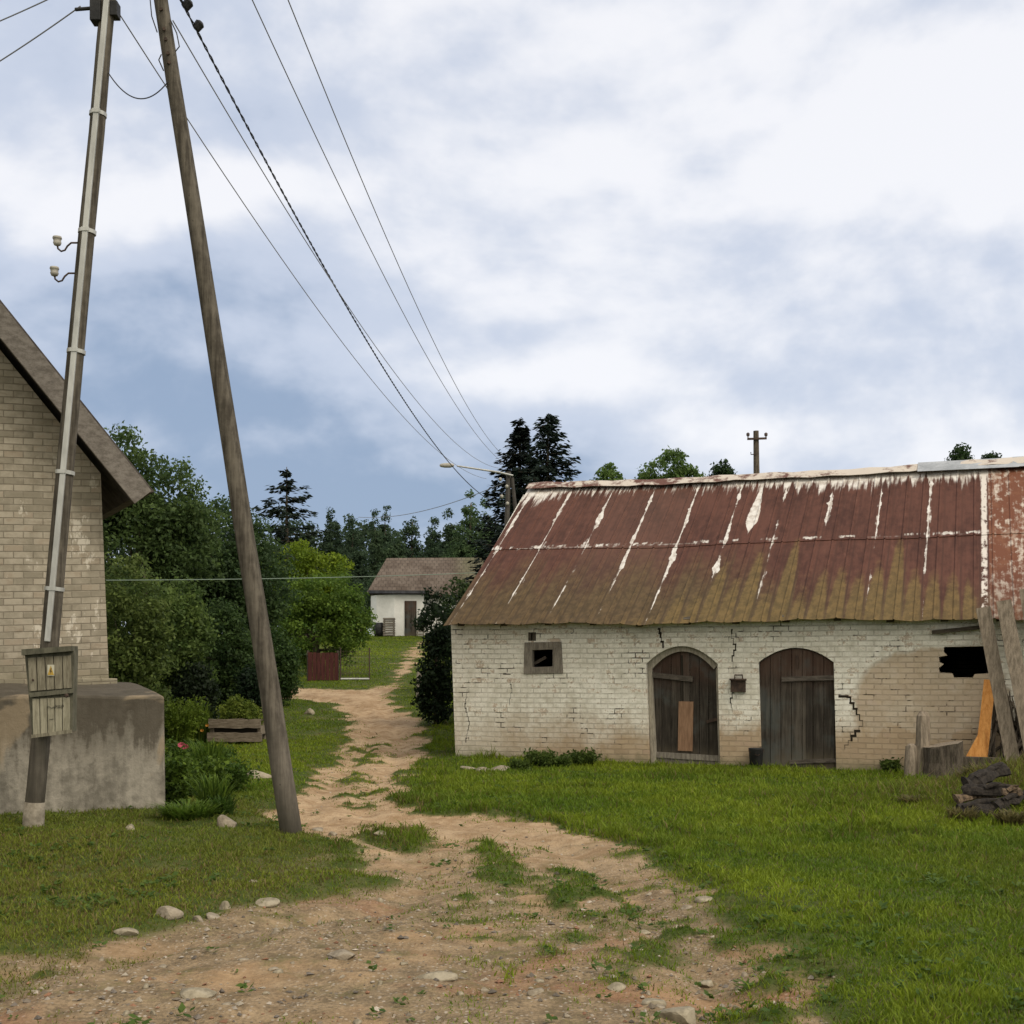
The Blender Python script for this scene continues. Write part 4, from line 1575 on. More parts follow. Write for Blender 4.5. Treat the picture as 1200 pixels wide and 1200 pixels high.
# wire tails down the pole
m = MB()
m.tube([on_pole(RB, RT, -20) - RB + Vector((-0.09, -0.05, 0)), on_pole(RB, RT, 10) - RB + Vector((-0.10, -0.07, 0)), on_pole(RB, RT, 30) - RB + Vector((-0.07, -0.08, 0))], 0.006, 6)
m.tube([on_pole(RB, RT, 14) - RB + Vector((0.07, -0.05, 0)), on_pole(RB, RT, 30) - RB + Vector((0.11, -0.06, 0)), on_pole(RB, RT, 46) - RB + Vector((0.115, -0.06, 0)), on_pole(RB, RT, 52) - RB + Vector((0.07, -0.06, 0))], 0.006, 6)
m.tube([on_pole(RB, RT, 55) - RB + Vector((-0.07, -0.05, 0)), on_pole(RB, RT, 62) - RB + Vector((-0.10, -0.06, 0)), on_pole(RB, RT, 75) - RB + Vector((-0.07, -0.06, 0))], 0.006, 6)
m.build('wire_tail', BLACK, pb)

# meter cabinet on the pole
YC = 11.78
cq = P(57, 865, YC)
cab = thing('meter_cabinet', 'grey green wooden meter cabinet with two doors and a yellow warning sign', 'meter cabinet', P(59, 864, YC))
CABM = simple('cabinet_boards', (0.125, 0.110, 0.076), (0.25, 0.225, 0.165), 5, 0.85, (7, 7, 0.8), 0.4, 0.006)
CABD = simple('cabinet_frame', (0.062, 0.060, 0.042), (0.125, 0.118, 0.085), 6, 0.88, (3, 3, 1), 0.4, 0.006)
CABL = simple('cabinet_pale_boards', (0.19, 0.172, 0.12), (0.33, 0.305, 0.225), 5, 0.85, (7, 7, 0.8), 0.4, 0.006)


def cp(px, py, d=0.0):
    q_ = P(px, py, YC) - P(59, 864, YC)
    return Vector((q_.x, d, q_.z))


def cquad(name, pts_, d0, d1, mat, parent, holes=(), bevel=0.0):
    m_ = MB().prism([(cp(*p_).x, cp(*p_).z) for p_ in pts_], to3, d0, d1, [[(cp(*p_).x, cp(*p_).z) for p_ in h] for h in holes])
    return m_.build(name, mat, parent, bevel=bevel)


cquad('body', [(37, 864), (84, 857), (86, 762), (28, 766)], 0.02, 0.13, CABD, cab)
m = MB().prism([(cp(27, 768).x, cp(27, 768).z), (cp(85, 763).x, cp(85, 763).z), (cp(85, 757).x, cp(85, 757).z), (cp(27, 761).x, cp(27, 761).z)], to3, -0.04, 0.15)
m.build('roof', CABD, cab)


def boarded(pts_, nb_, d0, d1, mat, name):
    """door of upright boards between four corners bl, br, tr, tl"""
    m_ = MB()
    bl_, br_, tr_, tl_ = (cp(*p_) for p_ in pts_)
    for i in range(nb_):
        a0_, a1_ = i / nb_ + 0.012, (i + 1) / nb_ - 0.012
        q_ = [bl_.lerp(br_, a0_), bl_.lerp(br_, a1_), tl_.lerp(tr_, a1_), tl_.lerp(tr_, a0_)]
        dd = d0 + random.uniform(-0.004, 0.004)
        m_.prism([(p_.x, p_.z) for p_ in q_], to3, dd, d1)
    return m_.build(name, mat, cab)


ud = boarded([(34, 810), (84, 806), (83, 768), (32, 771)], 5, 0.0, 0.018, CABM, 'upper_door')
ld = boarded([(38, 861), (82, 855), (82, 817), (37, 819)], 5, 0.002, 0.018, CABL, 'lower_door')
cquad('rail', [(36, 817), (86, 812), (86, 807), (34, 812)], -0.014, 0.018, CABD, cab)
cquad('lower_trim', [(37, 865), (84, 859), (83, 855), (37, 861)], -0.008, 0.018, CABM, cab)
MB().lathe([(0.012, 0), (0.02, 0.004), (0.012, 0.012)], cp(79, 815, -0.02), 10, Matrix.Rotation(R(90), 3, 'X')).build('lock', IRON, cab)
MB().lathe([(0.008, 0), (0.012, 0.004), (0.006, 0.010)], cp(39, 797, -0.006), 10, Matrix.Rotation(R(90), 3, 'X')).build('knob', IRON, ud)
# warning sign: pale plate with a yellow triangle and dark bolt
pale_ = Mat('enamel_pale', 0.5).color((0.48, 0.46, 0.36)).m
yel = Mat('enamel_yellow', 0.5).color((0.42, 0.27, 0.05)).m
blk = Mat('enamel_black', 0.5).color((0.03, 0.028, 0.022)).m
sg = cquad('warning_sign', [(56, 792), (64, 792), (64, 779), (56, 779)], -0.010, -0.006, pale_, ud)
cquad('triangle', [(56.3, 791), (63.8, 791), (60, 780)], -0.013, -0.0105, yel, sg)
cquad('flash', [(60.4, 782.5), (59.0, 787.0), (60.0, 787.0), (59.4, 790), (61.4, 786.2), (60.3, 786.2), (61.0, 783)], -0.0145, -0.0132, blk, sg)
# faded scrawl on the lower door
sc = MB()
for seg in ([(55, 829), (57, 827.5), (59, 829), (61, 830), (63, 828.5), (64, 828.5)], [(64.5, 830), (64.5, 826.5), (66, 826.5), (66, 828.5), (64.5, 828.5)], [(67, 827), (71, 827)], [(67, 829), (71, 829)], [(72.5, 830), (72.5, 826.3), (74.5, 826.3), (74.5, 828.2), (72.5, 828.2)], [(58, 843), (63, 842.5)]):
    sc.tube([cp(a, b, -0.003) for a, b in seg], 0.0022, 5)
sc.build('scrawl', blk, ld)

# ------------------------------------------------------------------ lamp post far down the lane
YL = 45.0
lb = P(598, 553, YL)
CONCP = simple('lamp_post_concrete', (0.040, 0.036, 0.032), (0.085, 0.077, 0.067), 3, 0.9, (1, 1, 0.3))
lx, ly = lb.x, lb.y
lz0 = gz(lx, ly)
lamp = thing('street_lamp', 'street lamp with long arm on a twin legged post beyond the barn roof', 'street lamp', (lx, ly, lz0))
Ht = lb.z - lz0
MB().tube([(-0.28, 0, -0.1), (-0.06, 0, Ht)], [0.11, 0.085], 8).build('leg', CONCP, lamp)
MB().tube([(0.75, 0, -0.1), (0.06, 0, Ht - 0.2)], [0.10, 0.065], 8).build('leg', CONCP, lamp)
ap = P(524, 546, YL) - Vector((lx, ly, lz0))
MB().tube([(0.1, -0.12, Ht - 0.15), (-0.4, -0.12, Ht - 0.03), (ap.x + 0.35, -0.12, ap.z - 0.02)], [0.035, 0.035, 0.03], 8).build('arm', GALV, lamp)
MB().lathe([(0.02, -0.26), (0.06, -0.22), (0.085, -0.08), (0.085, 0.12), (0.05, 0.22), (0.03, 0.25)], (ap.x, -0.12, ap.z), 12, Matrix.Rotation(R(90), 3, 'Y')).build('lamp_head', PORCW, lamp, True)
for i, (dx, dz) in enumerate(((-0.35, -0.35), (-0.12, -0.6), (-0.3, -0.95), (-0.1, -1.2))):
    MB().lathe([(0.02, 0), (0.055, 0.03), (0.06, 0.1), (0.02, 0.13)], (dx, -0.16, Ht + dz), 8).build('insulator', PORCW, lamp, True)

# telegraph post behind the barn
tp = P(886, 505, 40.0)
tg = thing('telegraph_pole', 'dark telegraph pole with a short crossarm rising behind the barn ridge', 'telegraph pole', (tp.x, 40.0, gz(tp.x, 40.0)))
Ht2 = tp.z - tg.location.z
MB().tube([(0.10, 0, -0.2), (0, 0, Ht2)], [0.15, 0.085], 9).build('post', BARK, tg)
arm = MB().board((-0.29, -0.1, Ht2 - 0.27), (0.31, -0.1, Ht2 - 0.25), 0.06, 0.06, (0, 0, 1)).build('crossarm', IRON, tg)
for dx in (-0.27, 0.29):
    MB().lathe([(0.02, 0.0), (0.02, 0.06), (0.05, 0.08), (0.055, 0.15), (0.02, 0.18)], (dx, -0.1, Ht2 - 0.25), 8).build('insulator', PORC, arm)
MB().tube([(-0.02, -0.1, Ht2 - 0.75), (-0.18, -0.1, Ht2 - 0.75), (-0.18, -0.1, Ht2 - 0.68)], 0.015, 6).build('side_hook', IRON, tg)

# ------------------------------------------------------------------ wires
WIRE = Mat('aluminium_wire', 0.5, 0.3).color((0.24, 0.24, 0.25)).m
WIRED = Mat('black_cable', 0.6, 0.3).color((0.03, 0.03, 0.032)).m
WIREG = Mat('pale_green_line', 0.6, 0.3).color((0.17, 0.22, 0.17)).m


def span(a, b, sag, n=40):
    out = []
    for i in range(n + 1):
        k = i / n
        p_ = Vector(a).lerp(Vector(b), k)
        p_.z -= sag * 4 * k * (1 - k)
        out.append(p_)
    return out


def wire(name, a, b, sag, rad, mat, label, twist=False, n=40):
    pts_ = span(a, b, sag, n)
    m_ = MB()
    if twist:
        # bundled cable: two strands wound on each other
        pts2 = span(a, b, sag, 420)
        for ph in (0, math.pi):
            m_.tube([p_ + Vector((math.cos(i * 1.3 + ph), 0, math.sin(i * 1.3 + ph))) * rad * 0.9 for i, p_ in enumerate(pts2)], rad * 0.75, 5)
    else:
        m_.tube(pts_, rad, 5)
    return one(name, m_, mat, label, 'wire')


arm_z = on_pole(RB, RT, -120)
A3 = arm_z + Vector((0.15, -0.1, 0.15))
A2 = arm_z + Vector((0.55, -0.1, 0.15))
A1 = arm_z + Vector((0.95, -0.1, 0.15))
wire('overhead_wire', A1, P(590, 534, YL), 0.8, 0.007, WIRE, 'uppermost overhead wire running from the pole top to the lamp post')
wire('overhead_wire', A2, P(588, 541, YL), 0.8, 0.007, WIRE, 'second overhead wire down, slightly below the uppermost wire')
wire('overhead_cable', on_pole(RB, RT, -45) + Vector((0.1, -0.05, 0)), P(582, 590, YL), 0.95, 0.0095, WIRED, 'thick twisted black cable slung between pole top and lamp post', True)
wire('overhead_wire', on_pole(RB, RT, 14) + Vector((0.09, -0.05, 0)), P(590, 549, YL), 1.05, 0.0065, WIRE, 'thin wire hanging close along the thick twisted cable')
wire('overhead_wire', on_pole(LB, LT, 4) + Vector((0.09, 0.02, 0)), P(570, 561, YL), 0.95, 0.0065, WIRE, 'lowest thin wire, passing behind the bare pole on its way to the lamp')
wire('overhead_wire', on_pole(LB, LT, 4) + Vector((-0.25, -0.02, 0.03)), P(-330, 215, YP + 3), 0.25, 0.0065, WIRE, 'thin wire running off the conduit pole past the house, lower of two')
wire('overhead_wire', on_pole(LB, LT, -40) + Vector((-0.1, 0, 0)), P(-330, 118, YP + 3), 0.2, 0.0065, WIRE, 'thin wire running off the conduit pole past the house, upper of two')
wire('pole_cable', on_pole(LB, LT, 80) + Vector((0.07, -0.03, 0)), on_pole(RB, RT, 88) + Vector((-0.05, -0.05, 0)), 0.20, 0.006, WIRED, 'short slack cable looping between the two poles', n=20)
wire('overhead_wire', P(420, 606, 70), P(590, 566, YL), 0.4, 0.014, WIRE, 'faint service wire dropping from the lamp post to the far trees')
wire('garden_line', P(124, 680, 17.5), P(562, 671, 24.4), 0.03, 0.0065, WIREG, 'pale green line strung across the garden to the barn gable')
# clamps on the twisted cable
cl = span(on_pole(RB, RT, -45) + Vector((0.1, -0.05, 0)), P(582, 590, YL), 0.95, 400)
for i, yy in enumerate((9, 29)):
    q = min(cl, key=lambda p_: abs((YH + (CZ - p_.z) / p_.y * F) - yy))
    m = MB().lathe([(0.02, -0.05), (0.045, -0.04), (0.05, 0.03), (0.025, 0.05)], q + Vector((0.035, 0, 0.01)), 10, Matrix.Rotation(R(40), 3, 'Y'))
    one('cable_connector', m, BLACK, ['upper dark connector clipped on the twisted cable', 'lower dark connector clipped on the twisted cable'][i], 'connector')

# ------------------------------------------------------------------ cottage up the hill
YCt = 70.0
co = P(433, 742, YCt)
gzc = gz(co.x + 3, YCt) - 0.05
cot = thing('cottage', 'low white cottage with a mossy tiled roof at the end of the track', 'cottage', (co.x, YCt, gzc), R(3))
CW = simple('white_limewash', (0.78, 0.77, 0.72), (0.88, 0.87, 0.82), 2, 0.95)
tm_ = Mat('mossy_roof_tiles', 0.92, 0.15)
x, y, z = tm_.xyz(tm_.tc())
bc, bf = tm_.brick(tm_.vec(x, z, 0.0), 0.26, 0.19, 0.022, 0.7)
bn, _, _ = tm_.xyz(bc)
na = tm_.noise(tm_.tc(), 0.9, 5, 0.65)
c = tm_.mix((0.085, 0.064, 0.050), (0.165, 0.132, 0.108), bn * 0.5 + na.ss(0.35, 0.65) * 0.5)
c = tm_.mix(c, (0.13, 0.14, 0.07), x.ss(4.3, 5.6) * 0.5)
c = tm_.mix(c, (0.06, 0.048, 0.04), bf * 0.35)
c = tm_.mix(c, (0.26, 0.225, 0.18), (z / 0.19).fract().ss(0.25, 0.0) * na.ss(0.4, 0.6) * 0.6)
tm_.color(c)
tm_.bump((1 - bf) + z / 0.24 - (z / 0.24).floor(), 0.8, 0.05)


def cl_(px, py, dy=0.0):
    q_ = P(px, py, YCt + dy) - Vector((co.x, YCt, gzc))
    return q_


zt1 = cl_(433, 697).z
m = MB()
m.box((5.3, 4.2, zt1 / 2), (7.6, 5.0, zt1 + 0.2))
# lean-to with a rounded corner
m.prism([(0.0, 1.3), (0.35, 0.55), (1.35, 0.0), (2.95, 0.0), (2.95, 1.69), (0.05, 1.69)], lambda a, b, d: Vector((a, b, d)), -0.3, zt1 + 0.02)
m.build('wall', CW, cot)
m = MB()
e_z, r_z = cl_(433, 693, 1.3).z, cl_(450, 654, 4.2).z
pts_ = [(-0.2, 1.1, e_z - 0.05), (9.4, 1.1, e_z - 0.35), (9.2, 4.2, r_z + 0.1), (0.75, 4.2, r_z), (9.4, 7.3, e_z - 0.3), (-0.2, 7.3, e_z)]
m.add(pts_, [(0, 1, 2, 3), (3, 2, 4, 5), (0, 3, 5)])
o = m.build('roof', tm_.m, cot)
o.modifiers.new('thick', 'SOLIDIFY').thickness = 0.12
m = MB()
zz = zt1 + 0.08
m.prism([(-0.2, 1.3), (0.25, 0.30), (1.25, -0.25), (3.15, -0.25), (3.15, 1.68), (-0.2, 1.68)], lambda a, b, d: Vector((a, b, d + 0.06 * b)), zz, zz + 0.16)
m.build('porch_roof', simple('tar_paper', (0.05, 0.05, 0.055), (0.09, 0.09, 0.10), 3, 0.9), cot)
d0, d1 = cl_(474, 740), cl_(488, 704)
m = MB().box(((d0.x + d1.x) / 2, -0.01, d1.z / 2), (d1.x - d0.x, 0.06, d1.z))
dr = m.build('door', DOORM, cot)
MB().box((d0.x + 0.1, -0.055, d1.z * 0.5), (0.04, 0.05, 0.12)).build('handle', IRON, dr)
m = MB()
for i in range(4):
    m.box((cl_(493, 740).x, -0.25, 0.15 + i * 0.17), (0.42, 0.10, 0.08))
m.box((cl_(489.5, 740).x, -0.22, 0.35), (0.06, 0.06, 0.8))
m.box((cl_(496.5, 740).x, -0.22, 0.35), (0.06, 0.06, 0.8))
one_ = m.build('log_rack', PALEWOOD)
one_.location = cot.location
tag(one_, 'small slatted wooden rack beside the dark door of the white cottage', 'rack')
m = MB()
for i in range(8):
    m.box((0, 0, 0.08 + i * 0.125), (0.62, 0.5, 0.09), None, 1, 0.012)
m.box((-0.25, 0, 0.5), (0.06, 0.4, 1.0))
m.box((0.25, 0, 0.5), (0.06, 0.4, 1.0))
o = m.build('crate_stack', GREYWOOD)
q = P(456, 740, YCt - 0.9)
o.location = (q.x, q.y, gz(q.x, q.y))
tag(o, 'grey slatted crate stack against the white cottage wall', 'crate')
o = MB().lathe([(0.22, 0), (0.29, 0.25), (0.29, 0.5), (0.22, 0.75), (0.2, 0.75), (0.2, 0.7)], n=14).build('barrel', BLACK, None, True)
q = P(444, 741, YCt - 0.8)
o.location = (q.x, q.y, gz(q.x, q.y))
tag(o, 'dark barrel next to the crate stack at the cottage', 'barrel')

# gate, wire fence, post along the lane
q0 = P(361, 795, 38.0)
q0.z = gz(q0.x, q0.y)
rg = thing('board_fence', 'short dark red board fence beside the rounded green tree', 'fence', q0, R(6))
REDW = simple('red_paint_boards', (0.045, 0.013, 0.011), (0.080, 0.024, 0.020), 4, 0.85, (5, 5, 0.7))
m = MB()
for i in range(7):
    m.box((0.06 + i * 0.128, 0, 0.45), (0.118, 0.025, 0.82 + random.uniform(-0.02, 0.02)))
m.build('board_panel', REDW, rg)
MB().box((0.0, 0.045, 0.45), (0.07, 0.06, 0.95)).build('post', RAFT, rg)
MB().box((0.88, 0.045, 0.45), (0.07, 0.06, 0.95)).build('post', RAFT, rg)
wf_ = thing('wire_fence', 'thin rusty wire mesh fence next to the red board fence', 'fence', (q0.x + 0.95, q0.y + 0.1, gz(q0.x + 0.95, q0.y)), R(14))
m = MB()
for i in range(10):
    m.tube([(i * 0.09, 0, 0.05), (i * 0.09, 0, 0.92)], 0.004, 4)
for i in range(7):
    m.tube([(0, 0.006, 0.1 + i * 0.13), (0.85, 0.006, 0.1 + i * 0.13)], 0.004, 4)
m.build('mesh_panel', IRON, wf_)
for xx in (0.0, 0.86):
    MB().tube([(xx, 0, -0.1), (xx, 0, 1.0)], 0.02, 8).build('post', IRON, wf_)
MB().tube([(0, 0, 0.06), (0.86, 0, 0.06)], 0.03, 6).build('base_pipe', GALV, wf_)
q = P(492, 780, 33.0)
q.z = gz(q.x, q.y) - 0.05
one('fence_post', MB().board(q, q + Vector((0.02, 0.05, 0.75)), 0.20, 0.08, (1, 0, 0), 0, 3, 0.04), GREYWOOD, 'grey broad wooden gatepost at the lane edge below the cottage', 'post')

# flower bed of two beams
q = on_ground(275, 874)
pt = thing('flower_bed', 'raised bed of stacked grey timber beams on the lawn', 'planter', (q.x, q.y, q.z + 0.04), R(-2))
BEAMW = simple('bed_timber', (0.10, 0.078, 0.055), (0.22, 0.18, 0.135), 7, 0.92, (0.8, 5, 5), 0.5, 0.008)
wpx = 64 / F * q.y
for i, (zc, ww) in enumerate(((0.10, 1.0), (0.36, 0.95))):
    MB().board((-wpx / 2 * ww, 0, zc), (wpx / 2 * ww, 0, zc), 0.17, 0.10, (0, 0, 1), 0.01, 8, 0.12).build('beam', BEAMW, pt)
    MB().board((-wpx / 2 * ww, 0.62, zc), (wpx / 2 * ww, 0.62, zc), 0.17, 0.10, (0, 0, 1), 0.01, 8, 0.12).build('beam', PLANK, pt)
for sx_ in (-1, 1):
    MB().box((sx_ * wpx / 2 * 0.86, 0.31, 0.23), (0.08, 0.50, 0.16)).build('spacer', PLANK, pt)
MB().box((0, 0.31, 0.16), (wpx * 0.8, 0.5, 0.3)).build('soil', DARK, pt)

# ------------------------------------------------------------------ plants
def unit(n, rng):
    v_ = rng.normal(0, 1, (n, 3))
    return v_ / np.linalg.norm(v_, axis=1, keepdims=True)


def quads(c, nrm, size, asp, rng):
    """leaf shaped quads centred at c with normals nrm"""
    n = len(c)
    r_ = unit(n, rng)
    u_ = np.cross(nrm, r_)
    u_ /= np.linalg.norm(u_, axis=1, keepdims=True) + 1e-9
    w_ = np.cross(nrm, u_)
    s_ = size[:, None]
    a = u_ * s_
    b = w_ * s_ * asp
    V = np.stack([c - a, c + b * 0.9 - a * 0.1, c + a, c - b * 0.9 - a * 0.1], 1)
    return V


def crown(blobs, n_clump, per, leaf, cr, ca, cb, seed, shell=0.55, cvar=0.25):
    rng = np.random.default_rng(seed)
    B = np.array(blobs, float)
    wgt = (B[:, 3] * B[:, 4] * B[:, 5]) ** 0.75
    k = rng.choice(len(B), n_clump, p=wgt / wgt.sum())
    d = unit(n_clump, rng)
    rad = shell + (1 - shell) * rng.random(n_clump) ** 0.6
    cc = B[k, :3] + d * B[k, 3:6] * rad[:, None]
    cs = rng.uniform(0.55, 1.3, n_clump) * cr
    tint = rng.random(n_clump)
    m_ = rng.poisson(per * (cs / cr) ** 2 * 0.9) + 2
    idx_ = np.repeat(np.arange(n_clump), m_)
    n = len(idx_)
    off_ = unit(n, rng) * (rng.random(n) ** 0.45)[:, None] * cs[idx_][:, None] * np.array((1, 1, 0.7))
    c = cc[idx_] + off_
    nr = off_ / (np.linalg.norm(off_, axis=1, keepdims=True) + 1e-9) * 0.7 + unit(n, rng) * 0.8 + np.array((0, 0, 0.35))
    nr /= np.linalg.norm(nr, axis=1, keepdims=True)
    sz = leaf * rng.uniform(0.6, 1.3, n)
    V = quads(c, nr, sz, 0.6, rng)
    ca, cb = np.array(ca), np.array(cb)
    f = np.clip(tint[idx_] * 0.75 + rng.random(n) * 0.4 - 0.05, 0, 1)
    col_ = ca + (cb - ca) * f[:, None]
    col_ *= rng.uniform(1 - cvar, 1 + cvar, (n, 1))
    return V, col_, cc


def trunk_mesh(h, r, targets, rng, lean_=0.05):
    m_ = MB()
    p0 = Vector((0, 0, -0.2))
    pts_ = [p0]
    for i in range(1, 6):
        pts_.append(Vector((rng.normal(0, lean_), rng.normal(0, lean_), h * i / 5)))
    m_.tube(pts_, [r * 1.25, r, r * 0.9, r * 0.75, r * 0.55, r * 0.3], 9)
    for t_ in targets:
        t_ = Vector(t_)
        k = rng.uniform(0.35, 0.85)
        b_ = Vector((0, 0, h * k))
        md = b_.lerp(t_, 0.5) + Vector((0, 0, 0.1 * (t_ - b_).length))
        m_.tube([b_, md, t_], [r * 0.4, r * 0.25, r * 0.07], 6)
    return m_


def tree(name, label, cat, X, Y, blobs, trunk_h, trunk_r, n_clump, per, leaf, cr, ca, cb, seed, group=None, shell=0.5, z=None, nlimb=12):
    t_ = thing(name, label, cat, (X, Y, gz(X, Y) if z is None else z), 0, group)
    V, C_, cc = crown(blobs, n_clump, per, leaf, cr, ca, cb, seed, shell)
    fast_mesh('crown', V, 4, C_, LEAF, t_)
    rng = np.random.default_rng(seed + 1)
    tg_ = cc[rng.choice(len(cc), min(nlimb, len(cc)), replace=False)]
    trunk_mesh(trunk_h, trunk_r, tg_, rng).build('trunk', BARK, t_, True)
    return t_


DG1, DG2 = (0.046, 0.082, 0.028), (0.120, 0.180, 0.050)
MG1, MG2 = (0.040, 0.080, 0.012), (0.090, 0.150, 0.020)
YG1, YG2 = (0.050, 0.105, 0.010), (0.150, 0.215, 0.018)


def px_tree(cx_px, top, bot, wpx_, Y, **kw):
    """where and how big: centre column, top and bottom row, width in the photograph, at distance Y"""
    X = (cx_px - 600) / F * Y
    zt_ = CZ - (top - YH) / F * Y
    g_ = gz(X, Y)
    return X, Y, zt_ - g_, wpx_ / F * Y


# big dark tree behind the house
X, Y, H_, W_ = px_tree(165, 492, 800, 150, 30.0)
tree('broadleaf_tree', 'tall dark leafy tree rising behind the brick house roof', 'tree', X, Y,
     [(-0.6, 0, H_ * 0.80, 0.9, 1.0, H_ * 0.17), (0.45, 0, H_ * 0.72, 1.0, 1.2, H_ * 0.18), (0.9, 0.2, H_ * 0.58, 1.0, 1.2, H_ * 0.16), (-0.2, 0.2, H_ * 0.55, 1.5, 1.4, H_ * 0.22), (0.1, 0, H_ * 0.34, 1.4, 1.4, H_ * 0.2), (-1.3, 0.3, H_ * 0.74, 1.1, 1.2, H_ * 0.2)],
     H_ * 0.75, 0.16, 640, 80, 0.056, 0.40, DG1, DG2, 1)
X, Y, H_, W_ = px_tree(250, 575, 800, 160, 33.0)
tree('broadleaf_tree', 'dark rounded tree standing behind the bare leaning pole', 'tree', X, Y,
     [(0, 0, H_ * 0.72, 1.5, 1.3, H_ * 0.24), (-0.9, 0, H_ * 0.55, 1.2, 1.2, H_ * 0.25), (0.8, 0, H_ * 0.55, 1.2, 1.2, H_ * 0.26), (0, 0, H_ * 0.35, 1.7, 1.2, H_ * 0.24)],
     H_ * 0.7, 0.14, 600, 75, 0.056, 0.38, (0.026, 0.052, 0.020), (0.070, 0.115, 0.036), 2)
# shrubs beneath, mottled
for i, (cxp, tp_, wp, Yd, ca, cb, lab) in enumerate([
        (150, 640, 100, 24.0, (0.055, 0.090, 0.022), (0.170, 0.220, 0.055), 'mottled green shrub close behind the brick house corner'),
        (205, 668, 90, 26.0, (0.050, 0.090, 0.022), (0.155, 0.215, 0.052), 'loose light green shrub in front of the dark trees'),
        (262, 700, 80, 28.5, (0.022, 0.048, 0.016), (0.080, 0.130, 0.034), 'dark shrub behind the timber flower bed'),
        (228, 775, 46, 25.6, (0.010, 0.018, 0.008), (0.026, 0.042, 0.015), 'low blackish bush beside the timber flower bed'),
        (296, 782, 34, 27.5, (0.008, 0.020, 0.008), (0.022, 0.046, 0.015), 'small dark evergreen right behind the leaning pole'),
        (320, 735, 60, 31.0, (0.026, 0.056, 0.016), (0.080, 0.135, 0.034), 'mid green shrub between leaning pole and rounded tree')]):
    X, Y, H_, W_ = px_tree(cxp, tp_, 830, wp, Yd)
    W_ = max(W_, 0.5)
    tree('shrub', lab, 'shrub', X, Y, [(0, 0, H_ * 0.55, W_ * 0.42, W_ * 0.42, H_ * 0.42), (W_ * 0.2, 0, H_ * 0.4, W_ * 0.3, W_ * 0.3, H_ * 0.36), (-W_ * 0.25, 0.1, H_ * 0.32, W_ * 0.3, W_ * 0.3, H_ * 0.3)],
         H_ * 0.6, 0.04, int(150 + 60 * H_), 44, 0.045, 0.23, ca, cb, 20 + i, nlimb=8)
# rounded bright tree
X, Y, H_, W_ = px_tree(358, 634, 795, 110, 43.5)
tree('broadleaf_tree', 'bright yellow green tree whose top shows over the rounded green tree', 'tree', X, Y,
     [(-0.35, 0, H_ * 0.84, 0.75, 0.9, H_ * 0.15), (0.65, 0, H_ * 0.76, 0.95, 0.9, H_ * 0.14), (-1.0, 0, H_ * 0.70, 0.8, 0.9, H_ * 0.18), (0.1, 0, H_ * 0.55, 1.5, 1.1, H_ * 0.22)],
     H_ * 0.7, 0.12, 330, 70, 0.055, 0.30, (0.085, 0.150, 0.012), (0.220, 0.290, 0.022), 3)
X, Y, H_, W_ = px_tree(372, 672, 795, 132, 40.0)
tree('broadleaf_tree', 'rounded mid green tree beside the lane, half covering the red fence', 'tree', X, Y,
     [(0.35, 0, H_ * 0.78, 1.0, 1.0, H_ * 0.22), (-0.75, 0, H_ * 0.68, 0.9, 1.0, H_ * 0.26), (0.9, 0, H_ * 0.55, 0.8, 1.0, H_ * 0.25), (0.0, 0, H_ * 0.42, 1.6, 1.2, H_ * 0.34)],
     H_ * 0.7, 0.12, 400, 70, 0.052, 0.30, (0.058, 0.115, 0.018), (0.150, 0.225, 0.032), 33)
# dark shrub by the barn corner
X, Y, H_, W_ = px_tree(512, 686, 832, 44, 27.5)
tree('shrub', 'tall blackish green shrub pressed against the barn corner', 'shrub', X, Y,
     [(0, 0, H_ * 0.72, 0.36, 0.4, H_ * 0.26), (0.12, 0, H_ * 0.45, 0.42, 0.5, H_ * 0.3), (0.0, 0, H_ * 0.22, 0.42, 0.5, H_ * 0.2)],
     H_ * 0.7, 0.05, 260, 32, 0.05, 0.2, (0.009, 0.019, 0.008), (0.024, 0.044, 0.016), 4)
X, Y, H_, W_ = px_tree(533, 668, 800, 36, 34.0)
tree('shrub', 'thin mid green shrub showing above the barn eave before the cottage', 'shrub', X, Y,
     [(0, 0, H_ * 0.7, 0.4, 0.5, H_ * 0.28), (0.2, 0, H_ * 0.4, 0.5, 0.5, H_ * 0.3)],
     H_ * 0.7, 0.05, 130, 26, 0.06, 0.24, (0.022, 0.042, 0.013), (0.065, 0.100, 0.028), 5)


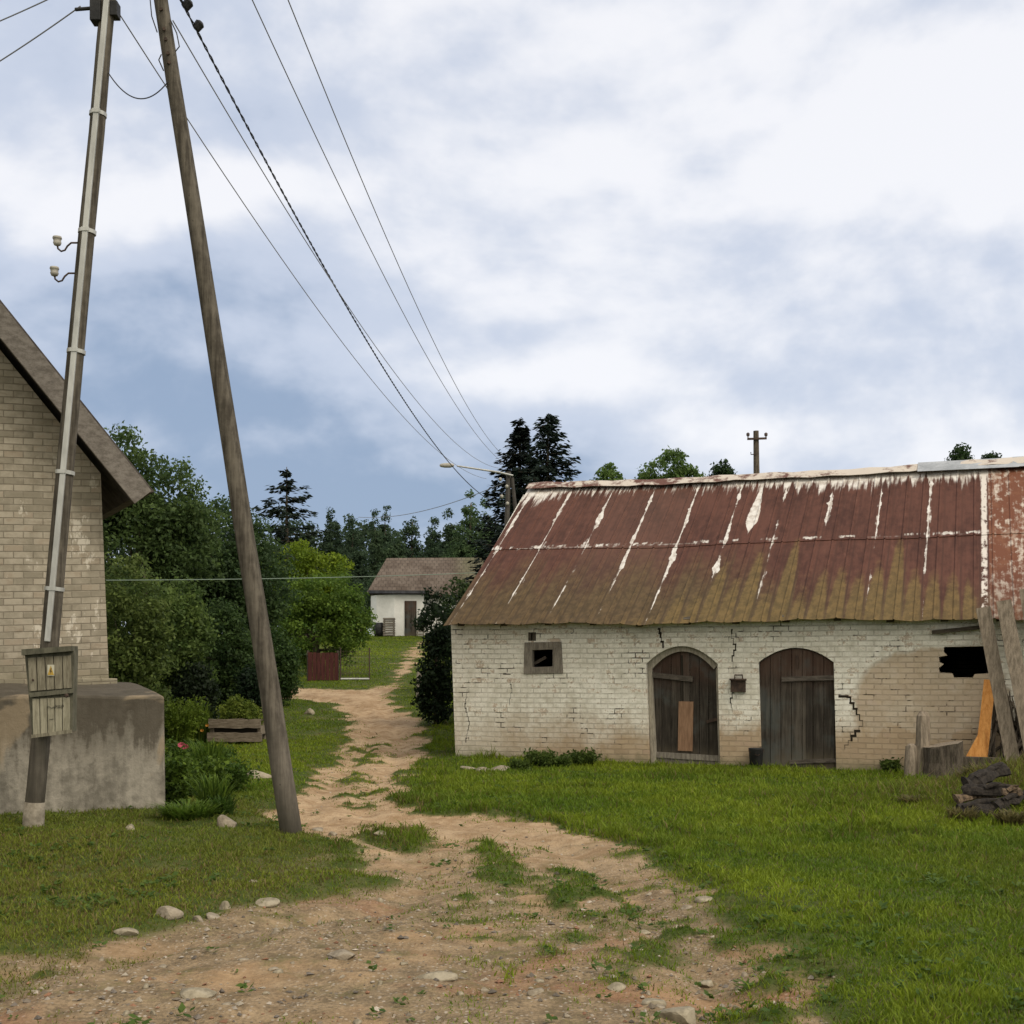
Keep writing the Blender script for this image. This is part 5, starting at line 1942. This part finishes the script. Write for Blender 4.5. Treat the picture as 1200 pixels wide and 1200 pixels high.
def conifer(name, label, X, Y, H_, Rad, seed, ca, cb, whorls=26, per_br=26, z0=0.06, droop=0.35, needle=0.16, ragged=0.25, group=None, density=1.0, shape=0.8):
    t_ = thing(name, label, 'conifer', (X, Y, gz(X, Y)), 0, group)
    rng = np.random.default_rng(seed)
    cs, ds, sz, cl_s = [], [], [], []
    mb = MB()
    mb.tube([(0, 0, -0.2), (0, 0, H_ * 0.5), (0, 0, H_ * 0.98)], [0.02 * H_, 0.012 * H_, 0.002 * H_], 8)
    for i in range(whorls):
        f = z0 + (1 - z0) * (i + rng.uniform(-0.25, 0.25)) / whorls
        f = min(max(f, z0), 0.985)
        lenm = Rad * (1 - f) ** shape + 0.05 * Rad
        nb_ = int(rng.integers(5, 9) * density)
        a0 = rng.uniform(0, 6.28)
        for j in range(max(nb_, 3)):
            az = a0 + j * 6.283 / max(nb_, 3) + rng.normal(0, 0.25)
            ln2 = lenm * rng.uniform(1 - ragged * 1.6, 1 + ragged * 0.6)
            if ln2 < 0.04:
                continue
            dr_ = droop * rng.uniform(0.6, 1.4)
            m2 = max(5, int(per_br * (ln2 / Rad) ** 0.8))
            u_ = rng.uniform(0.12, 1.0, m2)
            dirh = np.array((math.cos(az), math.sin(az), 0))
            side_ = np.array((-math.sin(az), math.cos(az), 0))
            zz_ = f * H_ + ln2 * (0.25 * (u_ - u_ * 0) - dr_ * u_ + 0.30 * u_ ** 2.5 * dr_)
            wd = ln2 * 0.30 * (1 - u_ * 0.75) * rng.uniform(-1, 1, m2)
            c = dirh * (u_ * ln2)[:, None] + side_ * wd[:, None]
            c[:, 2] += zz_ - np.abs(wd) * 0.35 + rng.normal(0, 0.02 * Rad, m2)
            cs.append(c)
            d = dirh + side_ * (np.sign(wd) * 0.5)[:, None] + rng.normal(0, 0.2, (m2, 3)) + np.array((0, 0, -0.3))
            ds.append(d)
            sz.append(np.full(m2, needle) * rng.uniform(0.6, 1.3, m2))
            cl_s.append(np.full(m2, rng.random()))
            if j % 2 == 0 and ln2 > 0.4:
                mb.tube([(0, 0, f * H_), tuple(dirh * ln2 * 0.5 + np.array((0, 0, f * H_ - ln2 * 0.5 * (dr_ - 0.25)))), tuple(dirh * ln2 * 0.9 + np.array((0, 0, f * H_ + ln2 * 0.9 * (0.25 - dr_ * 0.8))))], [0.006 * H_ * (1 - f) + 0.01, 0.012, 0.006], 4)
    c = np.concatenate(cs)
    d = np.concatenate(ds)
    d /= np.linalg.norm(d, axis=1, keepdims=True)
    s_ = np.concatenate(sz)
    tint = np.concatenate(cl_s)
    n = len(c)
    up = np.array((0, 0, 1.0)) + rng.normal(0, 0.5, (n, 3))
    w_ = np.cross(d, up)
    w_ /= np.linalg.norm(w_, axis=1, keepdims=True) + 1e-9
    a, b = d * s_[:, None], w_ * (s_ * 0.38)[:, None]
    V = np.stack([c - a, c + b, c + a, c - b], 1)
    ca, cb = np.array(ca), np.array(cb)
    col_ = ca + (cb - ca) * np.clip(tint * 0.7 + rng.random(n) * 0.3, 0, 1)[:, None]
    fast_mesh('crown', V, 4, col_, NEEDLE, t_)
    mb.build('trunk', BARK, t_)
    return t_


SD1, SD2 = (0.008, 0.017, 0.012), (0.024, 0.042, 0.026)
# lone open spruce
X, Y, H_, W_ = px_tree(336, 543, 720, 80, 62.0)
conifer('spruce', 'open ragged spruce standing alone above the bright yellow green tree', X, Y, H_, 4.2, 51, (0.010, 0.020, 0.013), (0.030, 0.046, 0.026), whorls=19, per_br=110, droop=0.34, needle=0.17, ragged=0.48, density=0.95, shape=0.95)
# pair of dark spruces over the barn roof
X, Y, H_, W_ = px_tree(609, 490, 600, 70, 66.0)
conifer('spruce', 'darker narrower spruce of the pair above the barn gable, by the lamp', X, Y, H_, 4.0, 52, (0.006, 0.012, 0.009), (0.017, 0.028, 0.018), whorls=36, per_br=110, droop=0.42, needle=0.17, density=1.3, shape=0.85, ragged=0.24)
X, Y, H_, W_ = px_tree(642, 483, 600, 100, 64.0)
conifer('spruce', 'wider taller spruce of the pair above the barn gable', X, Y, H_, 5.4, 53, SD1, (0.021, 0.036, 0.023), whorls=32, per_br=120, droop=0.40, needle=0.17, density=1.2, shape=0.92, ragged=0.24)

# row of young conifers behind the cottage
labs = ['dark conical conifer next to the open spruce', 'squat rounded conifer between two taller cones', 'pale slim cone before the twin pointed conifers',
        'taller of the twin pointed conifers left of the cottage roof', 'slender conifer above the end of the cottage roof', 'straight dark conifer over the middle of the cottage roof',
        'round shouldered conifer behind the cottage ridge', 'tallest feathery light green conifer of the row behind the cottage', 'feathery conifer beside the tallest, next to the dark spruce', 'low dark conifer at the foot of the tallest feathery one',
        'short dense conifer in front of the twin pointed ones', 'dusky conifer filling the gap beside the open spruce']
labs[3] = 'taller of the twin pointed conifers before the cottage roof begins'
row = [(388, 596, 46, 100, 0), (413, 610, 44, 105, 0), (440, 605, 34, 108, 1), (452, 597, 40, 110, 0), (483, 596, 46, 108, 0), (507, 606, 40, 104, 0), (528, 600, 48, 100, 1), (551, 572, 62, 96, 2), (572, 588, 50, 100, 2), (590, 620, 44, 92, 0), (465, 625, 60, 96, 1), (362, 618, 50, 100, 0)]
for i, (cxp, tp_, wp, Yd, kd) in enumerate(row):
    X, Y, H_, W_ = px_tree(cxp, tp_, 700, wp, Yd)
    pal = [((0.034, 0.064, 0.036), (0.080, 0.125, 0.062)), ((0.040, 0.074, 0.038), (0.092, 0.140, 0.064)), ((0.050, 0.094, 0.040), (0.115, 0.175, 0.070))][kd]
    bl_ = []
    for k in range(6):
        f = k / 5
        r_ = W_ * 0.92 * (1 - f ** 0.9 * 0.92) * (1 + 0.1 * math.sin(i * 3 + k * 2))
        bl_.append((0.15 * math.sin(i + k * 2.0), 0, H_ * (0.22 + 0.70 * f), r_, r_, H_ * 0.13))
    tree('young_conifer', labs[i], 'conifer', X, Y, bl_, H_ * 0.9, 0.14, 760, 40, 0.11, 0.40, pal[0], pal[1], 60 + i, 'conifers in the row behind the cottage', shell=0.35, nlimb=4)

# light leafy tops over the barn ridge
for i, (cxp, tp_, wp, Yd, lab) in enumerate([(714, 541, 44, 60, 'small pale green treetop just above the barn ridge by the spruces'), (784, 521, 76, 62, 'broad light green treetop above the middle of the barn ridge'),
                                            (846, 533, 34, 66, 'darker small treetop between the light treetop and the telegraph pole'), (1126, 519, 34, 56, 'dark treetop over the tin end of the ridge'), (1162, 527, 30, 58, 'lower dark treetop next to the one over the tin ridge')]):
    X, Y, H_, W_ = px_tree(cxp, tp_, 600, wp, Yd)
    pal = [((0.075, 0.140, 0.028), (0.170, 0.260, 0.065)), ((0.070, 0.130, 0.030), (0.160, 0.240, 0.065)), ((0.020, 0.045, 0.014), (0.05, 0.085, 0.025)), ((0.022, 0.05, 0.014), (0.055, 0.10, 0.027)), ((0.020, 0.045, 0.014), (0.05, 0.085, 0.025))][i]
    W2 = W_ * 0.5
    tree('leafy_treetop', lab, 'tree', X, Y, [(0, 0, H_ * 0.88, W2 * 0.55, W2 * 0.55, H_ * 0.11), (-W2 * 0.45, 0, H_ * 0.80, W2 * 0.5, W2 * 0.5, H_ * 0.10), (W2 * 0.5, 0, H_ * 0.80, W2 * 0.5, W2 * 0.5, H_ * 0.11), (0, 0, H_ * 0.6, W2, W2, H_ * 0.2)],
         H_ * 0.8, 0.15, 300, 46, 0.09, 0.36, pal[0], pal[1], 90 + i)

# the wood on the hill: a far mass
rng = np.random.default_rng(400)
bl_ = []
for xx in np.arange(-75, 6, 4.5):
    bl_.append((xx + rng.uniform(-1, 1), 118 + rng.uniform(-3, 6), 9.8 + rng.uniform(-0.6, 1.0), 3.8, 3.0, 5.4 + rng.uniform(-0.6, 0.8)))
for xx in np.arange(4, 90, 6):
    bl_.append((xx, 150 + rng.uniform(-3, 6), 6.5, 4.2, 3.0, 3.6))
V, C_, cc = crown(bl_, 5200, 40, 0.20, 1.0, (0.032, 0.060, 0.034), (0.078, 0.118, 0.056), 401, 0.5)
o = fast_mesh('woodland', V, 4, C_, LEAF)
tag(o, kind='stuff')

# clover, plantain and the like between the grass: nobody could count it
rng = np.random.default_rng(610)
nr_ = 5200
Yc = 4.6 + rng.random(nr_) ** 1.4 * 15
Xc = rng.uniform(-1, 1, nr_) * (0.42 * Yc + 1.2)
gc = gsample(GM, Xc, Yc)
kc = (rng.random(nr_) < gc * sstep(0.42, 0.66, vnoise(Xc * 1.3, Yc * 1.3, 301, 3)) + 0.04 * (gc < 0.5)) & ~in_building(Xc, Yc)
Xc, Yc = Xc[kc], Yc[kc]
nr_ = len(Xc)
pl_ = np.repeat(np.stack([Xc, Yc, gsample(GH, Xc, Yc)], -1), 7, axis=0)
sc3 = np.repeat(rng.uniform(0.010, 0.026, nr_), 7)
az3 = rng.uniform(0, 6.283, nr_ * 7)
c3_ = pl_ + np.stack([np.cos(az3) * sc3 * 1.6, np.sin(az3) * sc3 * 1.6, sc3 * rng.uniform(0.6, 1.9, nr_ * 7)], -1)
n3_ = np.stack([np.cos(az3) * -0.4, np.sin(az3) * -0.4, np.ones(nr_ * 7)], -1) + rng.normal(0, 0.25, (nr_ * 7, 3))
n3_ /= np.linalg.norm(n3_, axis=1, keepdims=True)
V = quads(c3_, n3_, sc3 * 1.1, 0.7, rng)
col3 = np.array((0.060, 0.115, 0.020)) + rng.random((nr_ * 7, 1)) * np.array((0.075, 0.085, 0.022))
o = fast_mesh('ground_cover', V, 4, col3, LEAF)
tag(o, kind='stuff')

# garden weeds and flowers by the platform
WEEDM = LEAF


def weed(name, label, cat, px, py, hpx, wpx_, seed, ca, cb, n=160, group=None, blade=True, flower=None):
    p_ = on_ground(px, py)
    h_, w_ = hpx / F * p_.y, wpx_ / F * p_.y
    rng = np.random.default_rng(seed)
    t_ = thing(name, label, cat, p_, 0, group)
    # bent stems of leaf strips
    Vs, Cs = [], []
    ca, cb = np.array(ca), np.array(cb)
    for i in range(n):
        az = rng.uniform(0, 6.283)
        r0 = rng.random() ** 0.5 * w_ * 0.28
        b0 = np.array((math.cos(az) * r0, math.sin(az) * r0, -0.02))
        az2 = az + rng.normal(0, 0.7)
        hh_ = h_ * rng.uniform(0.45, 1.05)
        out = w_ * 0.38 * rng.uniform(0.15, 1.0)
        col_ = (ca + (cb - ca) * rng.random()) * rng.uniform(0.75, 1.25)
        wd = (0.010 if blade else 0.006) * rng.uniform(0.7, 1.6) * max(1.0, p_.y / 14)
        sd = np.array((-math.sin(az2), math.cos(az2), 0)) * wd
        dh = np.array((math.cos(az2), math.sin(az2), 0))
        prev = b0
        for k in range(1, 5):
            f = k / 4
            cur = b0 + dh * out * f ** 1.8 + np.array((0, 0, hh_ * (f - 0.25 * f ** 3)))
            wa, wb = 1 - 0.8 * ((k - 1) / 4) ** 2, 1 - 0.8 * f ** 2
            Vs.append((prev - sd * wa, prev + sd * wa, cur + sd * wb, cur - sd * wb))
            Cs.append(col_)
            if not blade:
                for _ in range(3):
                    lc = cur + rng.normal(0, 0.03, 3)
                    nr = unit(1, rng)
                    q_ = quads(lc[None], nr, np.array([0.032 * rng.uniform(0.6, 1.3)]), 0.55, rng)[0]
                    Vs.append(tuple(q_))
                    Cs.append(col_ * rng.uniform(0.8, 1.3))
            prev = cur
    fast_mesh('leaves', np.array(Vs), 4, np.array(Cs), WEEDM, t_)
    if flower:
        fm = Mat('petal', 0.6, 0.2).color(flower[0]).m
        for (fx, fy) in flower[1]:
            q_ = P(fx, fy, p_.y - 0.3) - p_
            m_ = MB()
            for k in range(9):
                a = k * 0.7
                m_.board(q_, q_ + Vector((math.cos(a) * flower[2], -0.02, math.sin(a) * flower[2] * 0.7)), flower[2] * 0.5, 0.003, (math.sin(a), 0.4, -math.cos(a)), 0, 2)
            m_.build('flower', fm, t_)
    return t_


LG1, LG2 = (0.065, 0.120, 0.014), (0.150, 0.225, 0.030)
weed('weed_clump', 'pale leaved weed clump at the foot of the platform corner', 'weeds', 222, 964, 27, 92, 1, LG1, LG2, 420)
weed('weed_clump', 'dense weed clump above the pale one beside the platform', 'weeds', 226, 940, 62, 84, 2, MG1, LG2, 200, blade=False)
weed('flowering_plant', 'garden plant with one pink flower beside the platform', 'flower', 216, 908, 46, 54, 3, MG1, MG2, 150, blade=False, flower=((0.55, 0.10, 0.16), [(213, 873), (217, 875)], 0.055))
weed('weed_clump', 'wide low weed patch next to the large flat stone', 'weeds', 258, 934, 46, 74, 4, MG1, MG2, 260, blade=False)
weed('weed_clump', 'tall bright weeds against the platform top corner', 'weeds', 212, 876, 74, 60, 5, (0.09, 0.145, 0.016), (0.19, 0.26, 0.032), 300, blade=False)
weed('flowering_plant', 'tall yellowish lily plant with orange blooms by the flower bed', 'flower', 236, 872, 66, 36, 6, LG1, (0.14, 0.18, 0.025), 130, flower=((0.42, 0.19, 0.03), [(229, 852), (237, 856), (243, 850)], 0.035))
weed('weed_clump', 'feathery weeds in front of the timber flower bed', 'weeds', 246, 900, 24, 56, 7, MG1, MG2, 170, blade=False)
weed('weed_clump', 'fresh green weed clump between platform and the pink flower', 'weeds', 203, 950, 72, 40, 41, MG1, LG2, 260, blade=False)
weed('weed_clump', 'grassy light weeds halfway along the platform side', 'weeds', 244, 912, 56, 60, 42, LG1, LG2, 240)
weed('weed_clump', 'grassy weeds in front of the large flat stone', 'weeds', 250, 955, 54, 60, 43, MG1, LG2, 240)
weed('weed_clump', 'small weed tuft behind the rounded tan stone', 'weeds', 262, 962, 34, 40, 8, MG1, (0.07, 0.13, 0.02), 120)
tree('bed_plant', 'rounded yellow green bush growing in the timber flower bed', 'plant', pt.location.x, pt.location.y + 0.32,
     [(0, 0, 0.30, 0.34, 0.28, 0.28), (-0.22, 0, 0.22, 0.24, 0.22, 0.22), (0.26, 0, 0.24, 0.24, 0.22, 0.22)], 0.3, 0.02, 130, 40, 0.028, 0.12, (0.075, 0.120, 0.018), (0.200, 0.240, 0.036), 77, z=pt.location.z + 0.28, nlimb=6)
for i, (px, py, h_, w_, lab) in enumerate([(632, 901, 26, 34, 'wider weed clump at the foot of the whitewashed wall'), (684, 898, 22, 34, 'dark weed clump at the wall foot nearer the framed door'),
                                          (610, 904, 14, 22, 'low weed tuft by the rubble stones at the barn'), (1044, 906, 18, 18, 'weed tuft at the wall beside the split posts'), (655, 900, 18, 26, 'weed tuft between two larger clumps along the barn wall')]):
    weed('weed_clump', lab, 'weeds', px, py + 2, h_, w_, 30 + i, (0.050, 0.085, 0.018), (0.12, 0.17, 0.035), 110, blade=False)

for i, (px, py, h_, w_, lab) in enumerate([(1128, 968, 24, 50, 'dry brownish weeds in front of the rotten log heap'), (1072, 948, 16, 50, 'low dry weed patch on the slope of the mound before the stump'),
                                          (1186, 972, 26, 50, 'dry weeds at the foot of the mound, cut by the photo edge'), (1150, 918, 22, 60, 'straw coloured weeds on the crest of the mound behind the log heap')]):
    weed('weed_clump', lab, 'weeds', px, py, h_, w_, 130 + i, (0.075, 0.070, 0.024), (0.20, 0.165, 0.065), 240)

# ------------------------------------------------------------------ light and sky
SUN = Vector((0.55, -0.45, 0.85)).normalized()
sd = bpy.data.lights.new('sun', 'SUN')
sun = bpy.data.objects.new('sun', sd)
COL.objects.link(sun)
sun.rotation_euler = SUN.to_track_quat('Z', 'Y').to_euler()
sd.energy = 1.5
sd.angle = R(25)
sd.color = (1.0, 0.92, 0.79)

w = bpy.data.worlds.new('World')
scene.world = w
w.use_nodes = True


class WM(Mat):
    def __init__(s, nt):
        s.nt = nt
        s._tc = None


wn = WM(w.node_tree)
bg = w.node_tree.nodes['Background']
bg.inputs['Strength'].default_value = 0.1
sky = w.node_tree.nodes.new('ShaderNodeTexSky')
sky.sky_type = 'NISHITA'
sky.sun_disc = False
sky.sun_elevation = math.asin(SUN.z)
sky.sun_rotation = math.atan2(SUN.x, SUN.y)
skyc = E(w.node_tree, sky.outputs[0])
d = wn.tc('Generated')
dx, dy, dz = wn.xyz(d)
dzz = dz.mx(0.0)
# cloud deck seen in perspective
pxx = dx / (dzz + 0.16)
pyy = dy / (dzz + 0.16)
cv = wn.vec(pxx, pyy, 0.0)
c1 = wn.noise(cv, 1.0, 4, 0.5, 0.2)
c2 = wn.noise(wn.vec(pxx * 1.0, pyy * 1.0, 4.0), 0.55, 4, 0.5, 0.2)
c3 = wn.noise(wn.vec(dx * 1.0, dy, dz * 1.9), 3.2, 4, 0.5, 0.15)
# broad banks, by direction
yy = dy.mx(0.15)
wob = (wn.noise(d, 5.0, 4, 0.6) - 0.5) * 0.10
wob2 = (wn.noise(wn.vec(dx, dy, dz + 5.0), 5.0, 4, 0.6) - 0.5) * 0.08
az = dx / yy + wob
el = dz / yy + wob2


def bank(px, py, sx_, sy_, amp):
    a = (az - (px - 600) / F) * (F / sx_)
    b = (el - (YH - py) / F) * (F / sy_)
    return ((a * a + b * b) * -1.0).exp() * amp


sa = wn.noise(wn.vec(dx, dy, dz * 1.7), 3.6, 6, 0.54, 0.2)
sb_ = wn.noise(wn.vec(dx + 0.015, dy, dz * 1.7 + 0.075), 3.6, 6, 0.54, 0.2)
ta = wn.noise(wn.vec(dx, dy, dz * 1.5 + 3.0), 8.0, 5, 0.55, 0.15)
tb = wn.noise(wn.vec(dx + 0.008, dy, dz * 1.5 + 3.03), 8.0, 5, 0.55, 0.15)
lump = (sa - sb_) * 1.35 + (ta - tb) * 0.6
c4 = wn.noise(wn.vec(dx * 1.0, dy, dz * 2.2), 7.0, 6, 0.6, 0.6)
val = 0.50 + lump + (c1 - 0.5) * 0.6 + (c2 - 0.5) * 0.40 + (c3 - 0.5) * 0.7 + (c4 - 0.5) * 0.08
val = val + az.ss(-0.45, 0.40, -0.09, 0.20) + el.ss(0.10, 0.52, -0.07, 0.12)
for b_ in [(120, 225, 220, 55, 0.52), (200, 455, 190, 45, -0.26), (380, 565, 330, 70, -0.22), (600, 400, 90, 24, -0.16), (560, 340, 110, 30, 0.14),
           (640, 440, 160, 24, 0.14), (930, 520, 230, 30, 0.18), (700, 150, 200, 90, 0.16), (330, 250, 90, 40, -0.1), (830, 345, 220, 45, -0.08), (640, 230, 90, 30, -0.08),
           (90, 60, 240, 70, -0.10), (1060, 200, 260, 200, 0.22), (470, 290, 60, 60, 0.06)]:
    val = val + bank(*b_)
cl1 = wn.mix((2.05, 2.65, 3.7), (4.1, 4.5, 5.35), val.ss(0.06, 0.50))
cl2 = wn.mix(cl1, (6.5, 6.5, 6.7), val.ss(0.47, 0.92))
cl2 = wn.mix(cl2, (8.4, 7.75, 6.5), dy.ss(0.15, -0.45) * dz.ss(0.0, 0.25))  # unseen warm bright cloud behind the camera, added to light the barn front
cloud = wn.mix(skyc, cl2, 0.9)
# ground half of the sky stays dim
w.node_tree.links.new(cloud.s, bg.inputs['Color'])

# ------------------------------------------------------------------ render settings
scene.view_settings.view_transform = 'Standard'
scene.view_settings.look = 'None'
scene.view_settings.exposure = 0.6
scene.view_settings.gamma = 1.0
scene.render.film_transparent = False
scene.cycles.max_bounces = 6
scene.cycles.diffuse_bounces = 3
scene.cycles.transmission_bounces = 3
scene.cycles.use_denoising = True
